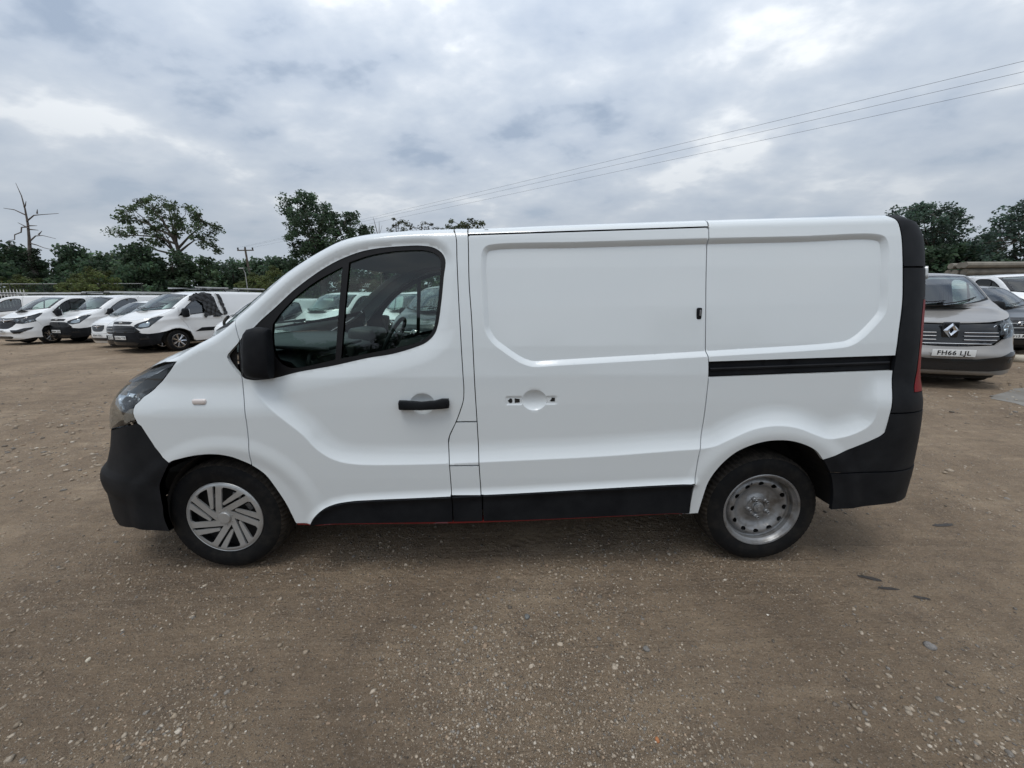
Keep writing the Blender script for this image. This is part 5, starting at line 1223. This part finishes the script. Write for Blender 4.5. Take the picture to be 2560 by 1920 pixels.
# single stones big enough to pick out
def stone(name, x, y, s, col, label, group=None, seed=0, squash=.6):
    q = np.random.default_rng(seed); d = ICO2*(1+.0*ICO2[:, :1]); n_ = vnoise(ICO2[:, 0]*1.7+9+seed, ICO2[:, 1]*1.7+ICO2[:, 2]*1.3+5, seed)
    n_ = n_[:, None]; d = ICO2*(.78+.5*n_)*np.array([1, q.uniform(.65, .95), squash]); me_ = raw_mesh(name, d*s, ICF2, MST, np.tile(np.array(col), (len(d), 1)), smooth=False)
    o = link(bpy.data.objects.new(name, me_)); o.location = (x, y, float(gh(x, y))+s*squash*.35); o.rotation_euler = (0, 0, q.uniform(0, 6)); return tag(o, label, 'stone', group)
STN = [(.166, -1.297, .016, (.15, .155, .15), 'grey angular stone lying in the middle foreground of the gravel'),
       (.69, -1.49, .016, (.18, .17, .155), 'small grey stone on the gravel, below the rear wheel side of the picture middle'),
       (-1.78, -1.50, .012, (.55, .50, .40), 'pale yellowish stone or leaf scrap on the gravel at lower left'),
       (.60, -1.86, .010, (.38, .16, .07), 'orange brown chip on the gravel below the sliding door'),
       (1.97, -1.50, .022, (.20, .19, .18), 'round grey pebble on the gravel under the rear overhang side'),
       (2.72, -1.98, .026, (.34, .33, .31), 'largest light pebble in the stone cluster at lower right'),
       (2.66, -2.05, .018, (.55, .53, .50), 'white pebble in front of the lower right stone cluster'),
       (2.86, -1.96, .020, (.42, .41, .38), 'pale pebble right of the lower right stone cluster'),
       (-1.60, -2.05, .017, (.30, .29, .27), 'smooth grey stone in the lower left corner of the gravel'),
       (-.40, -2.12, .014, (.50, .48, .42), 'pale chip near the bottom edge, left of the middle'),
       (1.35, -2.05, .013, (.40, .38, .34), 'pale chip near the bottom edge, right of the middle')]
for k, (x, y, s, c_, lb) in enumerate(STN): stone('stone', x, y, s, c_, lb, 'larger stones on the gravel', k)
stone('stone', 11.35, 5.4, .24, (.42, .38, .31), 'large pale boulder on the ground right of the beige van bumper', None, 40, .42)
# dark oily patches right of the rear wheel
def patch(name, x, y, lx, ly, ang, m, label):
    n = 18; V = [(0, 0, .0)]; q = random.Random(int(x*100))
    for k in range(n):
        a = 2*math.pi*k/n; r = 1+q.uniform(-.22, .22); px, py = lx*r*math.cos(a), ly*r*math.sin(a); V.append((px*math.cos(ang)-py*math.sin(ang), px*math.sin(ang)+py*math.cos(ang), 0))
    V = [(a+x, b_+y, float(gh(a+x, b_+y))+.004) for a, b_, c_ in V]
    return tag(mesh(name, V, [(0, k, k % n+1) for k in range(1, n+1)], m), label, 'stain')
oil = mat('oil_darkened_grit', (.022, .017, .013), .55, noise=(40, (.05, .04, .032), .4, .7), bump=(150, .8, .004))
patch('oil_patch', 2.10, -1.06, .055, .016, -.45, oil, 'dark oil patch on the gravel, upper of three beside the rear wheel')
patch('oil_patch', 2.13, -1.14, .055, .010, -.15, oil, 'dark oil patch on the gravel, middle of three beside the rear wheel')
patch('oil_patch', 2.24, -1.21, .042, .010, -.3, oil, 'dark oil patch on the gravel, lowest of three beside the rear wheel')
con = mat('pale_worn_concrete', (.21, .20, .18), .9, noise=(2.5, (.15, .135, .115), .4, .65), bump=(20, .3, .01))
patch('oil_patch', 3.08, -.56, .075, .016, .1, oil, 'dark smear on the gravel at right, level with the rear bumper bottom')
o_ = patch('concrete_patch', 8.6, 2.9, 1.2, .40, .35, con, 'x'); o_.pop('label'); o_.pop('category'); tag(o_, kind='structure')

# ------------------------------------------------------------------ trees
def leafmat(name, k=1.0):
    m_ = bpy.data.materials.new(name); m_.use_nodes = True; t_ = m_.node_tree; b_ = t_.nodes['Principled BSDF']; b_.inputs['Roughness'].default_value = .6; b_.inputs['Specular IOR Level'].default_value = .35
    at_ = nd(t_, 'ShaderNodeAttribute', attribute_name='col'); t_.links.new(at_.outputs['Color'], b_.inputs['Base Color'])
    tl_ = nd(t_, 'ShaderNodeBsdfTranslucent'); t_.links.new(at_.outputs['Color'], tl_.inputs[0]); mx_ = nd(t_, 'ShaderNodeMixShader', inp={0: .48}); t_.links.new(b_.outputs[0], mx_.inputs[1]); t_.links.new(tl_.outputs[0], mx_.inputs[2]); t_.links.new(mx_.outputs[0], t_.nodes['Material Output'].inputs[0]); return m_
MLEAF = leafmat('leaves'); MBARK = mat('bark', (.045, .036, .028), .9, noise=(3, (.09, .08, .065), .4, .7), bump=(14, .6, .03)); MDEAD = mat('grey_dead_bark', (.085, .068, .058), .9, noise=(3, (.15, .13, .12), .4, .7))
def tube_arrays(segs, n=5):
    V = []; F = []; b0 = 0
    for pts, rads in segs:
        mb_ = MB(); mb_.tube(pts, rads, n, cap=False); V += mb_.V; F += [tuple(b0+i for i in f) for f in mb_.F]; b0 += len(mb_.V)
    return V, F
def leaf_cloud(cs, rs, per, size, col, q, flat=.75):
    """leaf faces in clumps; cs (M,3) centres, rs (M,) radii"""
    M_ = len(cs); idx = np.repeat(np.arange(M_), per); d = q.normal(0, 1, (len(idx), 3)); d /= np.linalg.norm(d, axis=1, keepdims=True); d *= (q.random(len(idx))**.45)[:, None]
    d[:, 2] *= flat; P = cs[idx]+d*rs[idx][:, None]
    a = q.normal(0, 1, (len(idx), 3)); a[:, 2] *= .55; a /= np.linalg.norm(a, axis=1, keepdims=True); b_ = np.cross(a, q.normal(0, 1, a.shape)); b_ /= np.linalg.norm(b_, axis=1, keepdims=True); c_ = np.cross(a, b_)
    s = size*q.uniform(.6, 1.35, len(idx))[:, None]
    V = np.stack([P-a*s*.5, P+b_*s*.32+c_*s*.08, P+a*s*.5, P-b_*s*.32+c_*s*.08], 1).reshape(-1, 3)
    F = np.arange(len(V)).reshape(-1, 4)
    cc = np.array(col)[None]*(1+.28*q.normal(0, 1, (M_, 1))).clip(.5, 1.7)[idx]*q.uniform(.65, 1.35, (len(idx), 1)); cc = cc*(1+q.normal(0, .07, cc.shape))
    return V, F, np.repeat(np.clip(cc, .004, 1), 4, 0)
def poly_points(outline, n, q, depth, zc=None):
    o = np.array(outline, float); lo, hi = o.min(0), o.max(0); P = q.uniform(lo, hi, (n*8, 2)); P = P[inside(P, o)]
    d = seg_dist(P, o, True); keep = q.random(len(P)) < np.clip(1.15-d/(d.max()+1e-6)*.55, .3, 1); P = P[keep]; d = d[keep]
    # blue-noise thinning
    out = []; mind = math.sqrt((hi[0]-lo[0])*(hi[1]-lo[1])/n)*.45
    for k, p_ in enumerate(P):
        if len(out) >= n: break
        if all((p_[0]-a[0])**2+(p_[1]-a[1])**2 > mind*mind for a in out): out.append((p_[0], p_[1], d[k]))
    out = np.array(out); y = q.uniform(-1, 1, len(out))*depth*np.sqrt(np.clip(out[:, 2]/(d.max()+1e-6), .08, 1)); return np.stack([out[:, 0], y, out[:, 1]], -1)
def tree(name, x, y, outline, n, cr, per, leaf, col, label, trunk=(.32, .10), fork=.5, depth=4.0, seed=1, group=None, limbs=True, scale=1.0, twigs=True):
    q = np.random.default_rng(seed); t_ = empty(name, (x, y, -.1)); o = np.array(outline); C_ = poly_points(outline, n, q, depth); zlo, zhi = o[:, 1].min(), o[:, 1].max()
    cxm = float(np.mean(o[:, 0])); fz = zlo*fork if zlo > 1 else zhi*.2
    segs = []; top = Vector((cxm*.6, 0, zlo+(zhi-zlo)*.75)); base_ = Vector((0, 0, 0)); T = [base_, Vector((cxm*.05, .1, fz)), Vector((cxm*.3, -.1, (fz+top.z)/2)), top]
    segs.append((T, [trunk[0]*1.25, trunk[0], trunk[0]*.6, .05]))
    if limbs:
        nl = max(5, n//9); L_ = C_[q.choice(len(C_), min(nl, len(C_)), replace=False)]; J = []
        for p_ in L_:
            s_ = q.uniform(.0, .62); st = Vector(T[1]).lerp(T[2], min(1, s_*2)) if s_ < .5 else Vector(T[2]).lerp(T[3], (s_-.5)*2); e = Vector(p_)
            if st.z > e.z-.3: st = Vector(T[1]).lerp(T[2], max(0, (e.z-fz-1)/(max(.1, T[2].z-fz))) if e.z-1 > fz else 0)
            m1 = st.lerp(e, .4)+Vector((q.normal(0, .25), q.normal(0, .25), .35+q.normal(0, .2))); m2 = st.lerp(e, .75)+Vector((q.normal(0, .2), q.normal(0, .2), .25))
            segs.append(([st, m1, m2, e], [trunk[1]*1.5, trunk[1], trunk[1]*.6, .025])); J += [m1, m2, e]
        if twigs:
            Ja = np.array([j[:] for j in J])
            for p_ in C_:
                k = ((Ja-p_)**2).sum(1)
                j = int(np.argmin(k)); a = Vector(Ja[j]); e = Vector(p_); m_ = a.lerp(e, .5)+Vector((q.normal(0, .15), q.normal(0, .15), .1))
                if (a-e).length > .15: segs.append(([a, m_, e], [.045, .03, .012]))
    V, F = tube_arrays(segs); mesh('trunk', V, F, MBARK, t_)
    rs = q.uniform(.6, 1.25, len(C_))*cr; V, F, cc = leaf_cloud(C_, rs, per, leaf, col, q); link(bpy.data.objects.new('crown', raw_mesh('crown', V, F, MLEAF, cc)), t_)
    return tag(t_, label, 'tree', group)
G_ = (.040, .056, .026)
tree('broadleaf_tree', -38.4, 45, [(-7.2, 11.5), (-6.0, 12.6), (-4.1, 12.8), (-4.2, 13.6), (-2.8, 13.9), (-0.3, 13.6), (1.4, 12.8), (3.2, 12.6), (3.2, 11.7), (4.2, 10.8), (4.9, 10.6), (3.5, 9.7), (4.5, 8.3), (4.8, 7.5), (2.9, 8.2), (2.0, 9.4), (0.8, 10.2), (-0.4, 9.6), (-2.3, 8.0), (-5.1, 7.8), (-5.4, 8.9), (-6.7, 9.3), (-7.5, 10.0)], 105, .62, 60, .26, (0.075, 0.108, 0.054), 'tall open crowned tree with forking bare limbs above the row of white vans', trunk=(.30, .10), fork=.75, depth=3.2, seed=4)
tree('oak_tree', -20.8, 42, [(-3.6, 11.5), (-2.9, 13.1), (-1.9, 12.6), (-0.7, 13.4), (0.7, 12.9), (1.9, 11.7), (2.7, 10.5), (3.5, 10.9), (4.2, 11.3), (5.1, 10.7), (5.1, 10.0), (5.9, 9.5), (5.5, 8.9), (4.2, 8.2), (2.8, 7.0), (0.9, 4.5), (-2.0, 3.6), (-3.7, 4.7), (-2.9, 6.8), (-2.6, 8.1), (-3.6, 9.3), (-3.2, 10.2)], 190, .74, 95, .26, (0.068, 0.109, 0.064), 'dark dense oak rising behind the near van windscreen pillar', trunk=(.35, .09), fork=.7, depth=3.0, seed=8)
tree('broadleaf_tree', -13.9, 48, [(-0.9, 11.2), (0.1, 12.1), (1.1, 12.0), (1.6, 11.4), (1.1, 9.5), (-0.7, 9.5)], 16, .45, 50, .2, (0.075, 0.087, 0.051), 'small rounded tree crown over the van roof, left of the thin branched one', trunk=(.16, .06), depth=1.2, seed=2)
tree('broadleaf_tree', -11.2, 50, [(-2.2, 11.2), (-0.3, 12.0), (1.3, 11.7), (3.0, 11.0), (2.8, 9.5), (-2.0, 9.5)], 34, .33, 22, .2, (0.077, 0.081, 0.059), 'sparse thin branched tree crown over the van roof behind the cab', trunk=(.16, .07), depth=1.4, seed=3)
tree('broadleaf_tree', -5.2, 46, [(-2.6, 10.4), (-1.5, 11.2), (-0.4, 10.8), (1.3, 11.5), (2.7, 10.9), (3.2, 9.6), (1.0, 8.4), (-1.8, 8.4)], 44, .55, 70, .22, (0.072, 0.086, 0.040), 'green tree top showing over the van roof just ahead of the sliding door', trunk=(.2, .06), depth=1.8, seed=5)
tree('broadleaf_tree', 42.0, 36, [(-5.5, 9.1), (-4.8, 9.9), (-3.0, 10.4), (-1.9, 10.6), (-0.2, 10.1), (1.1, 9.5), (1.5, 8.6), (1.5, 7.3), (0.9, 6.2), (-1.2, 5.7), (-3.4, 6.0), (-5.0, 7.3)], 95, .72, 85, .25, (0.075, 0.116, 0.086), 'round domed tree behind the near van black tail', trunk=(.3, .09), depth=3, seed=6)
tree('broadleaf_tree', 48.2, 33, [(-1.2, 10.4), (-2.7, 9.7), (-3.4, 9.2), (-3.8, 8.3), (-5.2, 7.4), (-6.5, 6.4), (-6.5, 3.5), (-4.4, 1.5), (3.5, 1.5), (3.7, 8.0), (1.5, 11.0)], 130, 1.0, 85, .30, (0.068, 0.105, 0.079), 'large dark tree sloping up at the right edge of the picture', trunk=(.4, .09), depth=3.5, seed=7)
# dead tree with bare broken limbs
dt = empty('dead_tree', (-56, 45, -.1)); sh = lambda p_: (p_[0]+56, 0, p_[-1])
segs = [([(.0, 0, 0), (.1, 0, 4), (.04, 0, 7), (.21, 0, 8.3), (.47, 0, 9.6), (.6, .1, 11.1), (.82, 0, 12.65), (.79, 0, 14.05), (.5, 0, 15.4)], [.42, .34, .24, .17, .125, .10, .07, .045, .015])]
for k, br_ in enumerate([[(-55.29, 12.0), (-56.42, 12.57), (-57.6, 12.75)], [(-55.38, 11.3), (-54.6, 12.0), (-53.95, 12.12), (-52.2, 12.28)], [(-55.21, 12.86), (-54.8, 12.95), (-54.35, 13.35)], [(-53.95, 12.12), (-53.8, 12.6)], [(-55.47, 9.2), (-55.0, 9.75), (-54.41, 9.83), (-53.2, 9.5)], [(-55.3, 10.57), (-56.14, 11.14)], [(-55.4, 10.84), (-54.3, 10.83)], [(-55.35, 10.45), (-54.5, 10.38)], [(-55.43, 10.71), (-55.85, 10.62), (-55.78, 10.05), (-56.32, 9.75), (-56.2, 9.18), (-56.6, 9.05), (-56.02, 8.47), (-56.7, 8.15)], [(-55.56, 8.9), (-54.93, 8.73), (-54.18, 8.41), (-52.6, 8.0)], [(-54.4, 9.83), (-54.1, 10.3)], [(-55.6, 8.3), (-56.6, 7.7)]]):
    pts = [(a+56, .25*math.sin(k*2.1)*i, z) for i, (a, z) in enumerate(br_)]; segs.append((pts, [max(.022, .08*(1-.8*i/(len(pts)-1))) for i in range(len(pts))]))
V, F = tube_arrays(segs, 6); mesh('trunk', V, F, MDEAD, dt)
q = np.random.default_rng(9); zz_ = q.uniform(.5, 8.2, 70); cs_ = np.stack([.1+q.normal(0, .35, 70), q.normal(0, .35, 70), zz_], -1); V, F, cc = leaf_cloud(cs_, np.full(70, .55), 60, .2, (.024, .038, .020), q)
link(bpy.data.objects.new('ivy', raw_mesh('ivy', V, F, MLEAF, cc)), dt); tag(dt, 'dead tree with broken bare limbs and an ivy clad trunk at the left', 'tree')
b_ = [([(.0, 0, 0), (.1, 0, 9), (-.15, 0, 10.4), (-.35, 0, 11.4)], [.1, .07, .04, .012]), ([(.1, 0, 9), (.25, 0, 10.2), (.3, 0, 11.0)], [.05, .03, .012]), ([(.2, 0, 9.4), (.6, 0, 10.5)], [.03, .01])]
V, F = tube_arrays(b_, 5); tag(mesh('bare_tree', V, F, MDEAD), 'thin bare stems sticking up over the van roof right of the oak', 'tree').location = (-15.1, 45, 0)
# belt of lower trees behind the yard: five crown shapes, each placed several times
def profile(w, h, q, zb=.2):
    a = np.linspace(0, math.pi, 13); return [(-w*math.cos(t_)*q.uniform(.85, 1.1), zb+(h-zb)*(math.sin(t_)**.75)*q.uniform(.9, 1.05)) for t_ in a]
BELT = [(-60.3, 46, 9.0, 4.2, 0, 'w'), (-66, 52, 9.4, 4.5, 1, 'w'), (-58.4, 49, 7.6, 3.6, 2, 'w'), (-56.2, 50, 9.3, 3.6, 0, 'w'), (-53.2, 50, 8.6, 3.8, 1, 'w'), (-76, 75, 11.6, 5.0, 3, 'p'), (-69, 76, 10.2, 4.5, 3, 'p'), (-44.3, 44, 7.0, 3.2, 1, 'd'), (-41.6, 43, 8.2, 3.6, 0, 'd'), (-38.8, 44, 8.0, 3.8, 2, 'd'), (-36.4, 45, 7.4, 3.4, 1, 'd'), (-34.0, 47, 6.8, 3.2, 2, 'd'),
        (-51.5, 72, 10.0, 4.6, 3, 'p'), (-43.5, 66, 9.0, 4.0, 3, 'p'), (-41.0, 60, 8.6, 3.8, 1, 'p'), (-36, 58, 8.4, 4.0, 0, 'p'), (-32.9, 54, 8.3, 3.8, 2, 'w'), (-29.2, 50, 7.6, 3.6, 0, 'w'), (-26, 48, 7.2, 3.4, 1, 'w'), (-25.2, 41, 5.6, 2.6, 4, 'g'), (-28.2, 42, 5.0, 2.4, 4, 'g'), (-41.5, 38, 5.4, 2.8, 4, 'y'), (-44.5, 39, 4.8, 2.4, 4, 'y'), (-47.0, 44, 6.8, 3.2, 0, 'y'), (-50.4, 43, 5.6, 3.0, 2, 'w'), (-53.6, 42, 5.0, 2.8, 4, 'w'), (-57, 41, 5.2, 3.0, 4, 'w'), (-61, 42, 5.6, 3.2, 2, 'w'),
        (-22.3, 50, 7.6, 3.6, 1, 'w'), (-18, 49, 7.6, 3.6, 2, 'w'), (-14, 48, 7.4, 3.6, 0, 'w'), (-9.5, 48, 7.2, 3.4, 1, 'w'), (-3.5, 49, 7.2, 3.8, 2, 'w'), (2.5, 50, 7.4, 4.0, 0, 'w'), (8.5, 49, 7.2, 3.9, 1, 'w'), (14.5, 48, 7.4, 3.9, 2, 'w'), (20.5, 46, 7.2, 3.9, 0, 'w'), (26, 44, 7.0, 3.8, 1, 'w'), (31, 41, 6.8, 3.6, 2, 'w'), (35.5, 38, 6.6, 3.4, 1, 'w'),
        (38.2, 33, 6.2, 3.2, 0, 'r'), (41.4, 34, 6.6, 3.2, 2, 'r'), (44.2, 36, 6.9, 3.2, 1, 'r'), (46.6, 37, 7.2, 3.4, 0, 'r'), (43.5, 32, 5.0, 2.8, 2, 'r'), (53, 30, 9.5, 4.5, 3, 'r'), (58, 26, 9.0, 4.2, 0, 'r'), (-70, 44, 8.5, 4.2, 0, 'w'), (-78, 40, 9, 4.5, 1, 'w')]+[(-42+k*6.5, -34-(k*5) % 4, 8+(k*3) % 4, 4.4, k % 3, 'b') for k in range(13)]
PROTO = []
for k, (seed, n, cr, per, leaf, col) in enumerate([(21, 85, 1.05, 90, .40, (0.069, 0.113, 0.065)), (22, 80, 1.0, 90, .40, (0.081, 0.125, 0.069)), (23, 85, .95, 90, .38, (0.065, 0.101, 0.060)), (24, 60, 1.1, 90, .50, (0.085, 0.114, 0.086)), (25, 75, .8, 90, .30, (0.115, 0.142, 0.051))]):
    q = np.random.default_rng(seed); out_ = profile(3.6, 8.0, q); C_ = poly_points(out_, n, q, 2.8); rs = q.uniform(.6, 1.2, len(C_))*cr; V, F, cc = leaf_cloud(C_, rs, per, leaf, col, q)
    cm = raw_mesh('crown', V, F, MLEAF, cc); tv, tf = tube_arrays([([(0, 0, 0), (.1, 0, 3), (0, 0, 6.8)], [.22, .16, .04])]+[([(.05, 0, 2+i*.6), (math.cos(i*2.3)*1.2, math.sin(i*2.3)*1.2, 4+i*.5)], [.08, .02]) for i in range(6)])
    to = bpy.data.meshes.new('trunk'); to.from_pydata(tv, [], tf); to.materials.append(MBARK); PROTO.append((cm, to))
LB = {'w': 'dark bushy tree of the woodland belt', 'p': 'paler tree far behind the woodland belt', 'd': 'dense dark tree under the tall open crowned tree', 'g': 'light green bush beside the power pole', 'y': 'yellowish green tree behind the mesh fence', 'r': 'dark bushy tree behind the beige van', 'b': 'tree of the belt behind the camera, reflected in the near van'}
ORD = 'first second third fourth fifth sixth seventh eighth ninth tenth eleventh twelfth thirteenth fourteenth fifteenth sixteenth seventeenth eighteenth nineteenth twentieth twenty-first twenty-second twenty-third twenty-fourth twenty-fifth twenty-sixth twenty-seventh twenty-eighth twenty-ninth thirtieth'.split()
for k, (x, y, h, w, pi_, kd) in enumerate(BELT):
    q = random.Random(k); t_ = empty('tree' if h > 5.8 else 'bush', (x, y, -.1), q.uniform(-.5, .5)); t_.scale = (w/3.6, w/3.6*.9, h/8.0)
    for m_ in PROTO[pi_]: link(bpy.data.objects.new(m_.name.split('.')[0], m_), t_)
    tag(t_, LB[kd]+', '+ORD[sum(1 for b2 in BELT if b2[5] == kd and (b2[0]/b2[1] < x/y if kd != 'b' else b2[0] < x))]+' from the left', 'tree' if h > 5.8 else 'bush', {'w': 'woodland belt trees', 'p': 'far pale trees', 'd': 'trees under the tall open crown', 'g': 'light green bushes by the power pole', 'y': 'yellowish green trees at left', 'r': 'dark trees at right', 'b': 'trees behind the camera'}[kd])

# undergrowth along the boundary
q = np.random.default_rng(77); n = 900; xs_ = q.uniform(-75, 62, n); ys_ = np.where(xs_ < 28, 38+q.normal(0, 1.2, n), 38-(xs_-28)*.35+q.normal(0, .8, n)); cs_ = np.stack([xs_, ys_, q.uniform(.2, 2.3, n)], -1)
V, F, cc = leaf_cloud(cs_, q.uniform(.6, 1.1, n), 30, .26, (0.045, 0.066, 0.033), q); tag(link(bpy.data.objects.new('undergrowth', raw_mesh('undergrowth', V, F, MLEAF, cc))), kind='stuff')

# ------------------------------------------------------------------ poles, wires, fences
pole = empty('power_pole', (-35.6, 53, 0)); b = MB(); b.tube([(0, 0, -.2), (-.15, 0, 4.5), (-.32, 0, 9.2)], [.17, .15, .12], 10); b.build('pole', M['wood'], pole)
b = MB(); b.box((-.3, 0, 8.9), (2.2, .12, .14)); b.build('cross_arm', M['wood'], pole)
b = MB(); b.box((-.25, 0, 6.4), (.9, .1, .1)); b.build('lower_arm', M['galv'], pole)
INS = [(-1.3, 8.98), (-.3, 9.08), (.7, 8.98)]
for (x, z) in INS:
    b = MB(); b.tube([(x, 0, z), (x, 0, z+.10), (x, 0, z+.12), (x, 0, z+.28)], [.05, .13, .09, .10], 8); b.build('insulator', M['porc'], pole)
tag(pole, 'wooden power pole with a cross arm and three insulators rising from the trees', 'pole')
pole2 = copy_tree(pole); pole2.location = (51.0, -14.0, .0); pole2.rotation_euler = (0, 0, .7); pole2['label'] = 'next wooden power pole, standing outside the picture on the right'
for k, (x, z) in enumerate(INS):
    a = Vector((-35.6+x, 53, z+.28)); e_ = Vector((51+(x+.3)*1.0, -14+(x+.3)*.9, 9.25)); pts = [a.lerp(e_, t_)-Vector((0, 0, .3*4*t_*(1-t_))) for t_ in np.linspace(0, 1, 40)]
    b = MB(); b.tube(pts, .0055, 4, cap=False); tag(b.build('power_line', M['wire']), ['uppermost', 'middle', 'lowest'][2-k]+' of the three power lines crossing the sky at right', 'cable', 'overhead power lines')
b = MB(); b.tube([(0, 0, 0), (0, 0, 4.9), (-.1, -.1, 5.3)], [.06, .045, .03], 6); b.box((-.2, -.2, 5.35), (.5, .22, .10), bev=.02); tag(b.build('lamp_post', M['galv']), 'thin grey lamp post left of the power pole', 'lamp post').location = (-27.9, 40, 0)
b = MB(); b.tube([(0, 0, 0), (.0, 0, 6.6)], [.05, .035], 6); tag(b.build('mast', M['galv']), 'thin pale mast among the trees at right', 'mast').location = (42.8, 34, 0)
# palisade
pal = empty('palisade_fence', (-43.2, 33.0, 0)); pm = mat('white_palisade_paint', (.62, .63, .62), .5)
for k in range(34):
    x = -10.0+k*.30; b = MB(); V = [(x-.035, 0, 0), (x+.035, 0, 0), (x+.035, 0, 2.95), (x, 0, 3.12), (x-.035, 0, 2.95)]; V2 = [(a, .02, c_) for a, _, c_ in V]
    b.add(V+V2, [(0, 1, 2, 3, 4), (9, 8, 7, 6, 5)]+[(i, 5+i, 5+(i+1) % 5, (i+1) % 5) for i in range(5)]); b.build('pale', pm, pal, False)
for z in (.6, 2.6): b = MB(); b.box((-5, .04, z), (10.2, .03, .06)); b.build('fence_rail', pm, pal)
tag(pal, 'white steel palisade fence at the far left', 'fence')
mf = empty('mesh_fence', (-45, 38.5, 0)); fm = mat('dark_fence_mesh', (.030, .034, .032), .6)
b = MB(); b.tube([(-20, 0, 3.95), (6.5, 1.0, 3.85)], .03, 6); b.build('top_rail', M['galv'], mf)
b = MB()
for k in range(100): x = -20+k*.27; b.box((x, (x+20)*.037, 1.9), (.018, .018, 3.9))
for k in range(9): z = .3+k*.45; b.tube([(-20, 0, z), (6.5, 1.0, z)], .010, 3)
wm_ = b.build('mesh_wires', fm, mf, False); wm_['kind'] = 'stuff'
for k in range(9): x = -20+k*3.3; b = MB(); b.box((x, (x+20)*.037, 1.95), (.07, .07, 3.95)); b.build('fence_post', fm, mf, False)
tag(mf, 'dark mesh fence with a pale top rail behind the left row of vans', 'fence')
# stack of long weathered poles behind the vans at right
lgm = mat('weathered_grey_timber', (.15, .14, .12), .9, noise=(1.5, (.26, .24, .20), .35, .65), bump=(12, .6, .02)); lgd = mat('dark_timber_ends', (.05, .045, .04), .9)
st_ = empty('timber_stack', (27, 20, 0)); q = random.Random(4)
for r in range(9):
    for c_ in range(3):
        z = .25+r*.40; b = MB(); x0 = q.uniform(-.5, .3); rr = .19+q.uniform(-.02, .015)
        b.tube([(x0, c_*.42+(r % 2)*.2, z), (x0+4, c_*.42+(r % 2)*.2+q.uniform(-.03, .03), z+q.uniform(-.03, .03)), (x0+9, c_*.42+(r % 2)*.2, z)], [rr, rr*.97, rr*.9], 10); b.build('log', lgm, st_)
tag(st_, 'stack of long weathered timber poles behind the vans at right', 'timber stack')
# round green sticker on the side-on van, dark letters on the black one
